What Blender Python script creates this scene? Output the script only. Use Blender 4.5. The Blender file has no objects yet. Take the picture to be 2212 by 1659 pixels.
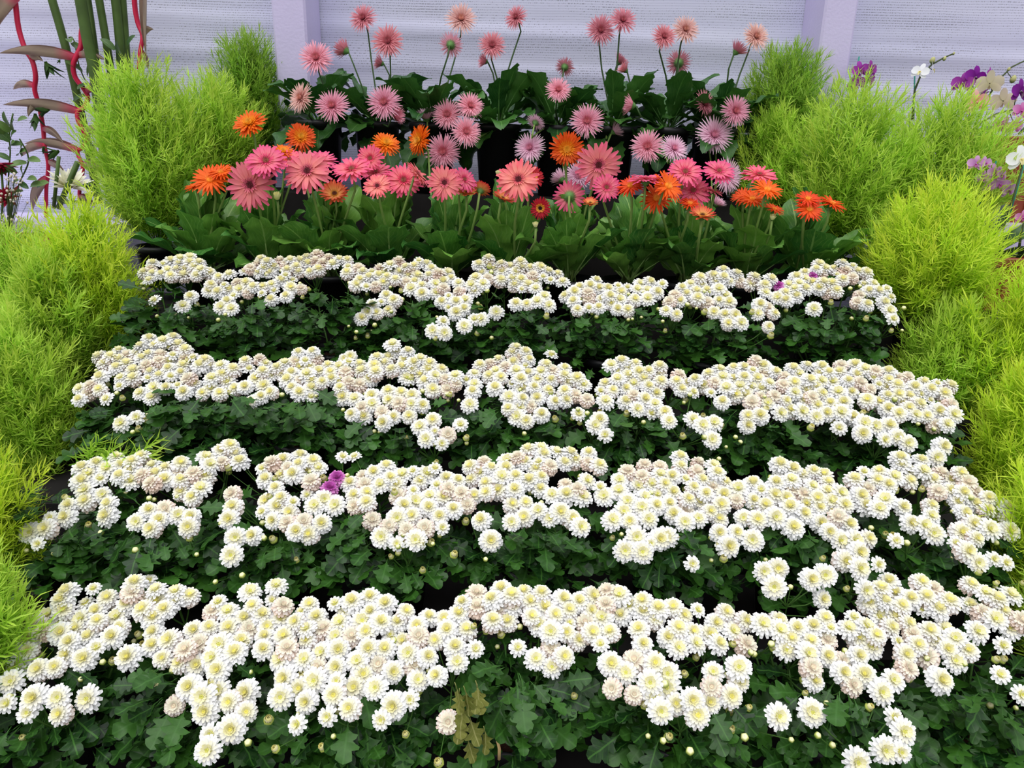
import bpy, math, random
import numpy as np
from mathutils import Vector, Matrix, Quaternion

random.seed(7); np.random.seed(7)
SC = bpy.context.scene
COL = SC.collection
R = math.radians

# ------------------------------------------------------------------ camera
FPX, CX, CY = 1560.0, 1106.0, 829.5
HC = 1.50                                     # eye height
PITCH, ROLL = R(18.0), R(1.25)
camd = bpy.data.cameras.new('camera'); cam = bpy.data.objects.new('camera', camd); COL.objects.link(cam)
camd.sensor_width = 36.0; camd.lens = FPX / 2212.0 * 36.0; camd.clip_start = 0.02
CM = Matrix.Rotation(math.pi / 2 - PITCH, 4, 'X') @ Matrix.Rotation(ROLL, 4, 'Z')
CM.translation = (0, 0, HC); cam.matrix_world = CM
SC.camera = cam
CM3 = CM.to_3x3()
def P(px, py, Y):
    "world point seen at photo pixel (px, py) at distance Y in front of the camera"
    d = CM3 @ Vector(((px - CX) / FPX, -(py - CY) / FPX, -1.0))
    return Vector((0, 0, HC)) + d * (Y / d.y)
CMI = CM.inverted()
def proj(p):
    q = CMI @ Vector(p); return CX - q.x / q.z * FPX, CY + q.y / q.z * FPX

# ------------------------------------------------------------------ world, sun, exposure
W = bpy.data.worlds.new('overcast_sky'); SC.world = W; W.use_nodes = True
nt = W.node_tree; nt.nodes.clear()
tc = nt.nodes.new('ShaderNodeTexCoord'); sx = nt.nodes.new('ShaderNodeSeparateXYZ')
mr = nt.nodes.new('ShaderNodeMapRange'); mr.inputs[1].default_value = 0; mr.inputs[2].default_value = 1
mr.inputs[3].default_value = 0.33; mr.inputs[4].default_value = 1.0
bg = nt.nodes.new('ShaderNodeBackground'); bg.inputs[0].default_value = (0.93, 0.95, 1.0, 1)
ml = nt.nodes.new('ShaderNodeMath'); ml.operation = 'MULTIPLY'; ml.inputs[1].default_value = 1.05
wo = nt.nodes.new('ShaderNodeOutputWorld')
nt.links.new(tc.outputs['Generated'], sx.inputs[0]); nt.links.new(sx.outputs['Z'], mr.inputs[0])
nt.links.new(mr.outputs[0], ml.inputs[0]); nt.links.new(ml.outputs[0], bg.inputs[1]); nt.links.new(bg.outputs[0], wo.inputs[0])
sund = bpy.data.lights.new('soft_daylight', 'SUN'); sund.energy = 1.5; sund.angle = R(70); sund.color = (1.0, 0.98, 0.95)
sun = bpy.data.objects.new('soft_daylight', sund); COL.objects.link(sun)
sun.rotation_euler = (R(24), R(-8), 0)
SC.view_settings.view_transform = 'Standard'; SC.view_settings.look = 'None'
SC.cycles.max_bounces = 6; SC.cycles.adaptive_threshold = 0.03; SC.cycles.diffuse_bounces = 5; SC.cycles.glossy_bounces = 1; SC.cycles.transmission_bounces = 4; SC.cycles.caustics_reflective = False; SC.cycles.caustics_refractive = False
SC.view_settings.gamma = 1.0; SC.view_settings.exposure = 0.36; SC.view_settings.use_curve_mapping = False

# ------------------------------------------------------------------ materials
def srgb(r, g, b):
    f = lambda c: (c / 255 / 12.92) if c <= 10 else ((c / 255 + 0.055) / 1.055) ** 2.4
    return (f(r), f(g), f(b))
def mat_base(name, rough=0.6, spec=0.3):
    m = bpy.data.materials.new(name); m.use_nodes = True
    n = m.node_tree.nodes; b = n['Principled BSDF']
    b.inputs['Roughness'].default_value = rough
    b.inputs['Specular IOR Level'].default_value = spec
    return m, m.node_tree, b
def mat_plain(name, col, rough=0.6, spec=0.3, var=0.0, scale=20.0, bump=0.0, bscale=60.0):
    m, t, b = mat_base(name, rough, spec)
    if var > 0:
        nz = t.nodes.new('ShaderNodeTexNoise'); nz.inputs['Scale'].default_value = scale; nz.inputs['Detail'].default_value = 4
        co = t.nodes.new('ShaderNodeTexCoord'); t.links.new(co.outputs['Object'], nz.inputs['Vector'])
        cr = t.nodes.new('ShaderNodeMapRange'); cr.inputs[1].default_value = .25; cr.inputs[2].default_value = .75
        cr.inputs[3].default_value = 1 - var; cr.inputs[4].default_value = 1 + var
        hs = t.nodes.new('ShaderNodeHueSaturation'); hs.inputs['Color'].default_value = (*col, 1)
        t.links.new(nz.outputs[0], cr.inputs[0]); t.links.new(cr.outputs[0], hs.inputs['Value'])
        t.links.new(hs.outputs[0], b.inputs['Base Color'])
    else:
        b.inputs['Base Color'].default_value = (*col, 1)
    if bump > 0:
        n2 = t.nodes.new('ShaderNodeTexNoise'); n2.inputs['Scale'].default_value = bscale
        co2 = t.nodes.new('ShaderNodeTexCoord'); t.links.new(co2.outputs['Object'], n2.inputs['Vector'])
        bp = t.nodes.new('ShaderNodeBump'); bp.inputs['Strength'].default_value = bump; bp.inputs['Distance'].default_value = .01
        t.links.new(n2.outputs[0], bp.inputs['Height']); t.links.new(bp.outputs[0], b.inputs['Normal'])
    return m
def mat_petal(name, rough=0.55, trans=0.25, vary=0.06, spec=0.25, hue=0.0):
    "petals and thin foliage: colour from the mesh's own colour attribute, light passes through"
    m, t, b = mat_base(name, rough, spec)
    at = t.nodes.new('ShaderNodeAttribute'); at.attribute_name = 'tint'
    oi = t.nodes.new('ShaderNodeObjectInfo')
    mp = t.nodes.new('ShaderNodeMapRange'); mp.inputs[3].default_value = 1 - vary; mp.inputs[4].default_value = 1 + vary
    hs = t.nodes.new('ShaderNodeHueSaturation')
    t.links.new(oi.outputs['Random'], mp.inputs[0]); t.links.new(mp.outputs[0], hs.inputs['Value'])
    if hue > 0:
        m2 = t.nodes.new('ShaderNodeMapRange'); m2.inputs[3].default_value = .5 - hue; m2.inputs[4].default_value = .5 + hue
        t.links.new(oi.outputs['Random'], m2.inputs[0]); t.links.new(m2.outputs[0], hs.inputs['Hue'])
    t.links.new(at.outputs['Color'], hs.inputs['Color']); t.links.new(hs.outputs[0], b.inputs['Base Color'])
    tr = t.nodes.new('ShaderNodeBsdfTranslucent'); t.links.new(hs.outputs[0], tr.inputs['Color'])
    mx = t.nodes.new('ShaderNodeMixShader'); mx.inputs[0].default_value = trans
    out = t.nodes['Material Output']
    t.links.new(b.outputs[0], mx.inputs[1]); t.links.new(tr.outputs[0], mx.inputs[2]); t.links.new(mx.outputs[0], out.inputs['Surface'])
    return m
def mat_leaf(name, dark, light, vein, rough=0.38, trans=0.12, veins=9.0, spec=0.45):
    "leaf blade: UV x across (0.5 = midrib), y along; veins, mottling, per-leaf tone"
    m, t, b = mat_base(name, rough, spec)
    uv = t.nodes.new('ShaderNodeUVMap'); uv.uv_map = 'UVMap'
    sp = t.nodes.new('ShaderNodeSeparateXYZ'); t.links.new(uv.outputs[0], sp.inputs[0])
    def math_(op, a, bb=None):
        n = t.nodes.new('ShaderNodeMath'); n.operation = op
        for i, v in enumerate((a, bb)):
            if v is None: continue
            if isinstance(v, (int, float)): n.inputs[i].default_value = v
            else: t.links.new(v, n.inputs[i])
        return n.outputs[0]
    ax = math_('ABSOLUTE', math_('SUBTRACT', sp.outputs['X'], 0.5))
    mid = math_('LESS_THAN', ax, 0.022)
    ph = math_('SUBTRACT', math_('MULTIPLY', sp.outputs['Y'], veins), math_('MULTIPLY', ax, veins * 0.9))
    side = math_('LESS_THAN', math_('ABSOLUTE', math_('SUBTRACT', math_('FRACT', ph), 0.5)), 0.06)
    vmask = math_('MAXIMUM', mid, math_('MULTIPLY', side, 0.35))
    oi = t.nodes.new('ShaderNodeObjectInfo')
    nz = t.nodes.new('ShaderNodeTexNoise'); nz.inputs['Scale'].default_value = 7; nz.inputs['Detail'].default_value = 3
    t.links.new(uv.outputs[0], nz.inputs['Vector'])
    fac = math_('ADD', math_('MULTIPLY', oi.outputs['Random'], 0.75), math_('MULTIPLY', math_('SUBTRACT', nz.outputs[0], 0.5), 0.6))
    mc = t.nodes.new('ShaderNodeMix'); mc.data_type = 'RGBA'; mc.inputs['A'].default_value = (*dark, 1); mc.inputs['B'].default_value = (*light, 1)
    t.links.new(fac, mc.inputs['Factor'])
    mv = t.nodes.new('ShaderNodeMix'); mv.data_type = 'RGBA'; mv.inputs['B'].default_value = (*vein, 1)
    t.links.new(vmask, mv.inputs['Factor']); t.links.new(mc.outputs['Result'], mv.inputs['A'])
    t.links.new(mv.outputs['Result'], b.inputs['Base Color'])
    bp = t.nodes.new('ShaderNodeBump'); bp.inputs['Strength'].default_value = 0.35; bp.inputs['Distance'].default_value = 0.004; bp.invert = True
    t.links.new(vmask, bp.inputs['Height']); t.links.new(bp.outputs[0], b.inputs['Normal'])
    tr = t.nodes.new('ShaderNodeBsdfTranslucent'); t.links.new(mc.outputs['Result'], tr.inputs['Color'])
    mx = t.nodes.new('ShaderNodeMixShader'); mx.inputs[0].default_value = trans
    t.links.new(b.outputs[0], mx.inputs[1]); t.links.new(tr.outputs[0], mx.inputs[2])
    t.links.new(mx.outputs[0], t.nodes['Material Output'].inputs['Surface'])
    return m
def mat_net():
    "white woven shade net: horizontal tapes with small open slits and worn, thinner bands"
    m, t, b = mat_base('woven_net', 0.5, 0.35)
    co = t.nodes.new('ShaderNodeTexCoord')
    def noise(sx, sz, detail=2.0):
        mp = t.nodes.new('ShaderNodeMapping'); mp.inputs['Scale'].default_value = (sx, 1, sz)
        t.links.new(co.outputs['Object'], mp.inputs[0])
        n = t.nodes.new('ShaderNodeTexNoise'); n.inputs['Scale'].default_value = 1; n.inputs['Detail'].default_value = detail
        t.links.new(mp.outputs[0], n.inputs['Vector']); return n.outputs[0]
    def ma(op, a, bb=None):
        n = t.nodes.new('ShaderNodeMath'); n.operation = op; n.use_clamp = False
        for i, v in enumerate((a, bb)):
            if v is None: continue
            if isinstance(v, (int, float)): n.inputs[i].default_value = v
            else: t.links.new(v, n.inputs[i])
        return n.outputs[0]
    sp = t.nodes.new('ShaderNodeSeparateXYZ'); t.links.new(co.outputs['Object'], sp.inputs[0])
    wob = ma('MULTIPLY', noise(1.5, 3), 0.02)
    row = ma('FRACT', ma('MULTIPLY', ma('ADD', sp.outputs['Z'], wob), 105.0))
    gap = ma('LESS_THAN', row, 0.42)
    slits = noise(230, 105, 1.0)
    worn = noise(2.2, 14, 4.0)
    thr = ma('SUBTRACT', 0.86, ma('MULTIPLY', worn, 0.55))
    hole = ma('MULTIPLY', gap, ma('GREATER_THAN', slits, thr))
    broad = noise(0.9, 9.0, 3.0)
    mr_ = t.nodes.new('ShaderNodeMapRange'); mr_.inputs[1].default_value = .3; mr_.inputs[2].default_value = .7
    t.links.new(broad, mr_.inputs[0])
    mc = t.nodes.new('ShaderNodeMix'); mc.data_type = 'RGBA'
    mc.inputs['A'].default_value = (0.69, 0.69, 0.90, 1); mc.inputs['B'].default_value = (0.80, 0.80, 0.98, 1)
    t.links.new(mr_.outputs[0], mc.inputs['Factor'])
    ms = t.nodes.new('ShaderNodeMix'); ms.data_type = 'RGBA'; ms.inputs['B'].default_value = (0.56, 0.56, 0.74, 1)
    t.links.new(ma('MULTIPLY', gap, 0.55), ms.inputs['Factor']); t.links.new(mc.outputs['Result'], ms.inputs['A'])
    mh = t.nodes.new('ShaderNodeMix'); mh.data_type = 'RGBA'; mh.inputs['B'].default_value = (0.20, 0.20, 0.25, 1)
    t.links.new(ma('MULTIPLY', hole, 0.62), mh.inputs['Factor']); t.links.new(ms.outputs['Result'], mh.inputs['A'])
    t.links.new(mh.outputs['Result'], b.inputs['Base Color'])
    bp = t.nodes.new('ShaderNodeBump'); bp.inputs['Strength'].default_value = 0.4; bp.inputs['Distance'].default_value = 0.003
    t.links.new(ma('SUBTRACT', row, hole), bp.inputs['Height']); t.links.new(bp.outputs[0], b.inputs['Normal'])
    return m

M_PETAL_W = mat_petal('chrysanthemum_petal', 0.6, 0.22, 0.03)
M_CENTER = mat_petal('flower_disc', 0.7, 0.05, 0.06, 0.15)
M_PETAL_G = mat_petal('gerbera_petal', 0.5, 0.22, 0.08, hue=0.008)
M_NEEDLE = mat_petal('feathery_foliage', 0.5, 0.42, 0.10, 0.3, hue=0.008)
M_BUD = mat_petal('bud_skin', 0.5, 0.05, 0.1)
M_MLEAF = mat_leaf('chrysanthemum_leaf', srgb(14, 46, 14), srgb(60, 108, 32), srgb(58, 102, 38), 0.40, 0.08, 5.0, .35)
M_MSTEM = mat_plain('chrysanthemum_stem', srgb(74, 112, 48), 0.5, 0.3, .15)
M_GLEAF = mat_leaf('gerbera_leaf', srgb(48, 108, 42), srgb(132, 184, 74), srgb(160, 196, 112), 0.36, 0.2, 9.0)
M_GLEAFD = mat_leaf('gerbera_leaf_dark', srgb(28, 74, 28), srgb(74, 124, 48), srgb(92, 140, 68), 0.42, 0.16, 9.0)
M_GSTEM = mat_plain('gerbera_stem', srgb(124, 152, 78), 0.5, 0.3, .12)
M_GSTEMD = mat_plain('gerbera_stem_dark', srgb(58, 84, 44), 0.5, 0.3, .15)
M_CALYX = mat_plain('calyx_green', srgb(96, 136, 74), 0.6, 0.2, .15, 60)
M_POT = mat_plain('black_plastic', (0.012, 0.012, 0.014), 0.38, 0.4)
M_SOIL = mat_plain('soil', (0.035, 0.016, 0.010), 0.95, 0.1, .4, 90, .8, 150)
M_STEP = mat_plain('dark_staging', (0.02, 0.018, 0.018), 0.85, 0.1, .3, 10)
M_FLOOR = mat_plain('concrete_floor', (0.16, 0.15, 0.15), 0.85, 0.2, .25, 6)
M_LILAC = mat_plain('lilac_paint', srgb(208, 198, 234), 0.42, 0.35, .04, 5, .10, 90)
M_NET = mat_net()
M_TERRA = mat_plain('terracotta_plastic', srgb(136, 62, 40), 0.42, 0.4, .12, 12)
M_KSTEM = mat_plain('kochia_stem', srgb(124, 150, 50), 0.6, 0.2, .15)

# ------------------------------------------------------------------ mesh building
class MB:
    def __init__(s): s.v, s.f, s.c, s.u, s.m = [], [], [], [], []
    def add(s, vs, fs, cs=None, us=None, mi=0):
        o = len(s.v); s.v += [tuple(v) for v in vs]
        s.f += [tuple(i + o for i in f) for f in fs]; s.m += [mi] * len(fs)
        s.c += list(cs) if cs is not None else [(1, 1, 1)] * len(vs)
        s.u += list(us) if us is not None else [(0.5, 0)] * len(vs)
    def mesh(s, name, mats, smooth=True):
        me = bpy.data.meshes.new(name); me.from_pydata(s.v, [], s.f)
        for m in (mats if isinstance(mats, (list, tuple)) else [mats]): me.materials.append(m)
        me.polygons.foreach_set('material_index', s.m)
        a = me.color_attributes.new('tint', 'FLOAT_COLOR', 'POINT')
        a.data.foreach_set('color', np.array([(c[0], c[1], c[2], 1) for c in s.c], dtype=np.float32).ravel())
        ul = me.uv_layers.new(name='UVMap'); li = np.empty(len(me.loops), dtype=np.int32)
        me.loops.foreach_get('vertex_index', li)
        ul.data.foreach_set('uv', np.array(s.u, dtype=np.float32)[li].ravel())
        me.polygons.foreach_set('use_smooth', [smooth] * len(s.f)); me.update()
        return me
    def tube(s, pts, rad, n=5, col=(1, 1, 1), mi=0, cap=True):
        pts = [Vector(p) for p in pts]; k = len(pts)
        rad = rad if isinstance(rad, (list, tuple)) else [rad] * k
        vs, fs = [], []; ref = Vector((0.31, 0.94, 0.12))
        for i, p in enumerate(pts):
            d = (pts[min(i + 1, k - 1)] - pts[max(i - 1, 0)])
            d = d.normalized() if d.length > 1e-9 else Vector((0, 0, 1))
            a = d.cross(ref); a = a.normalized() if a.length > 1e-3 else d.cross(Vector((1, 0, 0))).normalized(); bq = d.cross(a)
            for j in range(n):
                t = 2 * math.pi * j / n; vs.append(p + (a * math.cos(t) + bq * math.sin(t)) * rad[i])
        for i in range(k - 1):
            for j in range(n):
                fs.append((i * n + j, i * n + (j + 1) % n, (i + 1) * n + (j + 1) % n, (i + 1) * n + j))
        if cap: fs.append(tuple(range(n))[::-1]); fs.append(tuple(range((k - 1) * n, k * n)))
        cs = [col] * len(vs) if not isinstance(col, list) else [col[i // n] for i in range(len(vs))]
        s.add(vs, fs, cs, None, mi)
    def lathe(s, prof, n=20, col=(1, 1, 1), mi=0, c=(0, 0, 0), wob=0):
        vs, fs = [], []
        for r, z in prof:
            for j in range(n):
                t = 2 * math.pi * j / n; q = r * (1 + wob * math.cos(t * n / 2))
                vs.append((c[0] + q * math.cos(t), c[1] + q * math.sin(t), c[2] + z))
        for i in range(len(prof) - 1):
            for j in range(n):
                fs.append((i * n + j, i * n + (j + 1) % n, (i + 1) * n + (j + 1) % n, (i + 1) * n + j))
        cs = [col] * len(vs) if not isinstance(col, list) else [col[i // n] for i in range(len(vs))]
        s.add(vs, fs, cs, None, mi)
    def box(s, lo, hi, mi=0):
        (x0, y0, z0), (x1, y1, z1) = lo, hi
        v = [(x0, y0, z0), (x1, y0, z0), (x1, y1, z0), (x0, y1, z0), (x0, y0, z1), (x1, y0, z1), (x1, y1, z1), (x0, y1, z1)]
        s.add(v, [(3, 2, 1, 0), (4, 5, 6, 7), (0, 1, 5, 4), (1, 2, 6, 5), (2, 3, 7, 6), (3, 0, 4, 7)], mi=mi)
def mixc(a, b, t): return tuple(a[i] + (b[i] - a[i]) * t for i in range(3))
def link(name, data, parent=None, loc=None, rot=None, scale=None):
    o = bpy.data.objects.new(name, data); COL.objects.link(o)
    if parent is not None: o.parent = parent
    if loc is not None: o.location = loc
    if rot is not None: o.rotation_mode = 'QUATERNION'; o.rotation_quaternion = rot
    if scale is not None: o.scale = scale if isinstance(scale, (tuple, list)) else (scale,) * 3
    return o
def thing(name, label, cat, loc, group=None):
    o = bpy.data.objects.new(name, None); COL.objects.link(o); o.location = loc
    o.empty_display_size = .05
    o['label'] = label; o['category'] = cat
    if group: o['group'] = group
    return o
def struct(name, me, loc=None):
    o = link(name, me, None, loc); o['kind'] = 'structure'; return o
def aim(d, spin=None):
    q = Vector(d).normalized().to_track_quat('Z', 'Y')
    return q @ Quaternion((0, 0, 1), random.uniform(0, 6.283) if spin is None else spin)

# petal: strip along radial direction with given width profile, cupping and curl
def petal(mb, ang, r0, z0, L, Wd, elev, curl=0.0, cup=0.15, prof=(0.45, 0.85, 1.0, 0.9, 0.45), c0=(1, 1, 1), c1=(1, 1, 1), tipz=0.0, twist=0.0, cback=None):
    n = len(prof); vs, cs = [], []
    ca, sa = math.cos(ang), math.sin(ang)
    x, z, e = r0, z0, elev; st = L / (n - 1)
    for i, w in enumerate(prof):
        t = i / (n - 1); hw = Wd * w / 2
        nx, nz = -math.sin(e), math.cos(e)
        for k in (-1, 0, 1):
            off = hw * k; up = cup * hw * abs(k) * 1.6 + twist * hw * k * t
            rx, rz = x + nx * up, z + nz * up
            vs.append((rx * ca - off * sa, rx * sa + off * ca, rz)); cs.append(mixc(c0, c1, t))
        x += math.cos(e) * st; z += math.sin(e) * st; e += curl / (n - 1)
    fs = []
    for i in range(n - 1):
        for k in range(2):
            a = i * 3 + k; fs.append((a, a + 1, a + 4, a + 3))
    mb.add(vs, fs, cs)

# ------------------------------------------------------------------ the setting
Z = lambda drop: HC - drop
fl = MB(); fl.box((-6, -3, -0.1), (6, 3.9, 0.0)); struct('floor', fl.mesh('floor', M_FLOOR, False))
def make_net():
    mb = MB(); nx, nz = 180, 120; x0, x1, z0, z1 = -3.6, 3.6, 0.0, 3.0
    folds = [(random.uniform(0, 3), random.uniform(.001, .004), random.uniform(.008, .03), random.uniform(-.03, .03)) for _ in range(26)]
    folds += [(Z(-.44) , .008, .02, .03), (Z(-.30), .009, .022, .035), (Z(-.18), .006, .03, .02)]
    vs, fs = [], []
    for j in range(nz + 1):
        z = z0 + (z1 - z0) * j / nz
        for i in range(nx + 1):
            x = x0 + (x1 - x0) * i / nx
            y = .012 * math.sin(x * 1.7 + z) + .002 * math.sin(z * 9 + x * 2.1)
            for fz, a, w, sl in folds: y -= a * math.exp(-((z - fz + sl * x) / w) ** 2)
            vs.append((x, y, z))
    for j in range(nz):
        for i in range(nx):
            a = j * (nx + 1) + i; fs.append((a, a + 1, a + nx + 2, a + nx + 1))
    mb.add(vs, fs); o = struct('wall_back', mb.mesh('wall_back', M_NET), (0, 3.22, 0)); o['label'] = 'white woven shade net stretched behind the flowers'
make_net()
def pillar(name, pa, pb, Yf):
    a, b_ = P(pa, 60, Yf).x, P(pb, 60, Yf).x
    mb = MB(); c = .008
    pts = [(a + c, Yf), (b_ - c, Yf), (b_, Yf + c), (b_, 3.21), (a, 3.21), (a, Yf + c)]
    vs = [(x, y, 0) for x, y in pts] + [(x, y, 3.0) for x, y in pts]
    mb.add(vs, [(i, (i + 1) % 6, (i + 1) % 6 + 6, i + 6) for i in range(6)])
    struct(name, mb.mesh(name, M_LILAC, False))
pillar('trim_1', 589, 662, 3.0); pillar('trim_2', 1776, 1847, 3.0)
ROWY = {4: 1.10, 3: 1.41, 2: 1.72, 1: 2.03}
ROWTOP = {1: (560, 2.15, 715, 1.90), 2: (755, 1.84, 955, 1.58), 3: (970, 1.54, 1205, 1.27), 4: (1260, 1.24, 1600, 0.95)}
ROWRIM = {4: Z(1.03), 3: Z(.87), 2: Z(.715), 1: Z(.565)}
GRIM = Z(.405)
POTH = .13
lv = [(4, .92, 1.265, ROWRIM[4] - POTH), (3, 1.265, 1.575, ROWRIM[3] - POTH), (2, 1.575, 1.885, ROWRIM[2] - POTH), (1, 1.885, 2.22, ROWRIM[1] - POTH), (0, 2.22, 2.66, GRIM - POTH)]
for k, y0, y1, zt in lv:
    mb = MB(); mb.box((-1.6, y0, 0.0), (1.6, y1, zt)); struct('floor_step', mb.mesh('floor_step', M_STEP, False))
mb = MB(); mb.box((-1.15, 2.70, 0), (1.05, 3.0, Z(.165))); struct('floor_step', mb.mesh('floor_ledge', M_STEP, False))
ZPA, ZPB, ZPC = P(2100, 292, 2.72).z - .30, P(2128, 556, 2.28).z - .17, P(112, 518, 2.5).z - .17   # feet of the brown planters
mb = MB(); mb.box((-3.2, 2.72, 0), (-1.5, 3.15, Z(.30))); mb.box((-3.2, 2.46, 0), (-1.62, 2.72, ZPC)); mb.box((1.66, 2.62, 0), (3.2, 3.15, ZPA)); mb.box((1.55, 2.24, 0), (3.2, 2.62, ZPB))
struct('floor_ledge', mb.mesh('floor_ledge_side', M_LILAC, False))

# ------------------------------------------------------------------ pots
def make_pot(r=.075, h=POTH, mat=M_POT):
    mb = MB(); b = r * .78
    mb.lathe([(0.0, -h), (b, -h), (r * .96, -.02), (r * 1.04, -.02), (r * 1.06, 0.002), (r * .98, .002), (r * .95, -.018), (r * .93, -.03)], 20)
    return mb.mesh('pot', mat, True)
def make_soil(r=.07):
    mb = MB(); n = 16; rr = random.Random(3)
    vs = [(0, 0, .008)]; fs = []
    for k in range(1, 4):
        for j in range(n):
            a = 6.283 * j / n; vs.append((r * k / 3 * math.cos(a), r * k / 3 * math.sin(a), rr.uniform(-.006, .006)))
    for j in range(n):
        fs.append((0, 1 + j, 1 + (j + 1) % n))
        for k in range(2):
            o = 1 + k * n; fs.append((o + j, o + n + j, o + n + (j + 1) % n, o + (j + 1) % n))
    mb.add(vs, fs); return mb.mesh('soil', M_SOIL)
POT_ME = make_pot(); SOIL_ME = make_soil()
GPOT_ME = make_pot(.085, .13); GSOIL_ME = make_soil(.079)
BPOT_ME = make_pot(.085, .25)
def pot(root, me, soil, loc=(0, 0, 0), s=1.0):
    p = link('pot', me, root, loc, None, s); link('soil', soil, p, (0, 0, -.022)); return p

# ------------------------------------------------------------------ chrysanthemum pieces
WH = srgb(246, 246, 246); CR = srgb(248, 245, 226); BL = srgb(238, 218, 204); YL = srgb(240, 234, 140); YG = srgb(216, 216, 124); LY = srgb(247, 242, 190)
SPOON = (0.5, 0.85, 1.0, 0.98, 0.6)
def mum_head(kind, seed):
    rr = random.Random(seed); mb = MB()
    if kind == 'young':   lay = [(15, .0225, .0068, -4, WH, WH), (15, .0205, .0064, 10, WH, WH), (13, .0165, .0056, 24, WH, CR), (12, .0125, .0046, 40, CR, LY)]
    elif kind == 'full':  lay = [(17, .0220, .0066, -14, WH, WH), (17, .0210, .0064, 0, WH, WH), (16, .0190, .0060, 14, WH, WH), (15, .0160, .0054, 28, WH, CR), (13, .0125, .0048, 44, CR, LY), (10, .009, .004, 58, LY, LY)]
    elif kind == 'aged':  lay = [(17, .0210, .0066, -34, BL, BL), (17, .0212, .0064, -18, BL, mixc(BL, WH, .5)), (17, .0205, .006, -3, mixc(BL, WH, .4), WH), (16, .0185, .0056, 12, CR, WH), (15, .0155, .0052, 28, CR, CR), (13, .012, .0046, 46, CR, LY)]
    elif kind == 'blush': lay = [(17, .0205, .0066, -40, BL, BL), (17, .0205, .0064, -24, BL, BL), (17, .02, .006, -8, BL, BL), (16, .018, .0056, 8, BL, mixc(BL, WH, .6)), (15, .0155, .0052, 25, BL, CR), (13, .012, .0046, 45, CR, CR)]
    elif kind == 'mauve':
        a_, b_ = srgb(196, 92, 180), srgb(226, 150, 212)
        lay = [(17, .0205, .006, -20, a_, b_), (17, .02, .006, -4, a_, b_), (16, .018, .0056, 12, a_, b_), (15, .015, .005, 28, a_, a_), (13, .012, .0046, 46, a_, a_)]
    else:                 lay = [(12, .0200, .0075, 2, WH, WH), (10, .0165, .0066, 22, CR, WH), (9, .011, .0052, 46, LY, CR)]
    for n, L, w, el, c0, c1 in lay:
        off = rr.uniform(0, 6.28)
        for k in range(n):
            petal(mb, off + 6.2832 * k / n + rr.uniform(-.1, .1), .0015, .001 + .00008 * el, L * rr.uniform(.9, 1.06), w * 1.1 * rr.uniform(.9, 1.1), R(el + rr.uniform(-6, 6)), R(rr.uniform(-26, -4)) if el < 30 else R(18), .28, SPOON, c0, c1)
    # green calyx under the petals
    mb.lathe([(.0, -.006), (.004, -.0055), (.006, -.002), (.005, .001)], 8, srgb(90, 130, 60))
    return mb.mesh('flower_head', M_PETAL_W)
def mum_center(kind, seed):
    rr = random.Random(seed); mb = MB()
    rad = {'young': .0076, 'full': .0056, 'aged': .0052, 'blush': .0042, 'mauve': .0045}.get(kind, .0078)
    zc = {'young': .0045, 'full': .0065, 'aged': .0065, 'blush': .0065, 'mauve': .006}.get(kind, .005)
    ca, cb = (YG, YL) if kind in ('young', 'semi') else ((YL, LY) if kind in ('full', 'aged') else (CR, BL))
    if kind == 'mauve': ca, cb = srgb(170, 70, 150), srgb(200, 100, 180)
    mb.lathe([(rad, zc - .005), (rad * .95, zc), (rad * .6, zc + .0018), (0.0003, zc + .0022)], 10, [cb, mixc(ca, cb, .5), ca, ca])
    for k in range(34):
        r = rad * math.sqrt((k + .5) / 34) * 1.02; a = k * 2.39996
        t = r / rad; el = R(85 - 45 * t)
        petal(mb, a, r * .85, zc + .0012 * (1 - t), .0045 * (.6 + .5 * t), .0024, el, R(40), .3, (.7, 1, .6), mixc(ca, cb, t * .6), mixc(ca, cb, .3 + t * .7))
    return mb.mesh('flower_center', M_CENTER)
KINDS = ['young', 'full', 'aged', 'blush', 'semi', 'mauve']
HEAD = {k: [mum_head(k, 10 * i + j) for j in range(3 if k != 'mauve' else 1)] for i, k in enumerate(KINDS)}
CENT = {k: mum_center(k, 77 + i) for i, k in enumerate(KINDS)}
def make_bud(opening):
    mb = MB(); g1, g2 = srgb(96, 128, 46), srgb(178, 190, 92)
    if not opening:
        r = .006
        prof = [(.0003, -r), (r * .7, -r * .75), (r, -r * .1), (r * .92, r * .45), (r * .55, r * .85), (.0003, r * .95)]
        mb.lathe(prof, 10, [g1, g1, mixc(g1, g2, .5), g2, LY, LY], wob=.06)
    else:
        mb.lathe([(.0003, -.008), (.006, -.006), (.008, -.001), (.006, .002)], 10, [g1, g1, g2, g2], wob=.05)
        for n, L, w, el in ((9, .013, .007, 58), (8, .012, .006, 72), (7, .010, .005, 84)):
            for k in range(n): petal(mb, 6.283 * k / n + el, .0035, -.003, L, w, R(el), R(75), .4, (.8, 1, 1, .7), LY, mixc(LY, YL, .25))
    return mb.mesh('bud', M_BUD)
BUD = [make_bud(False), make_bud(True)]
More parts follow.
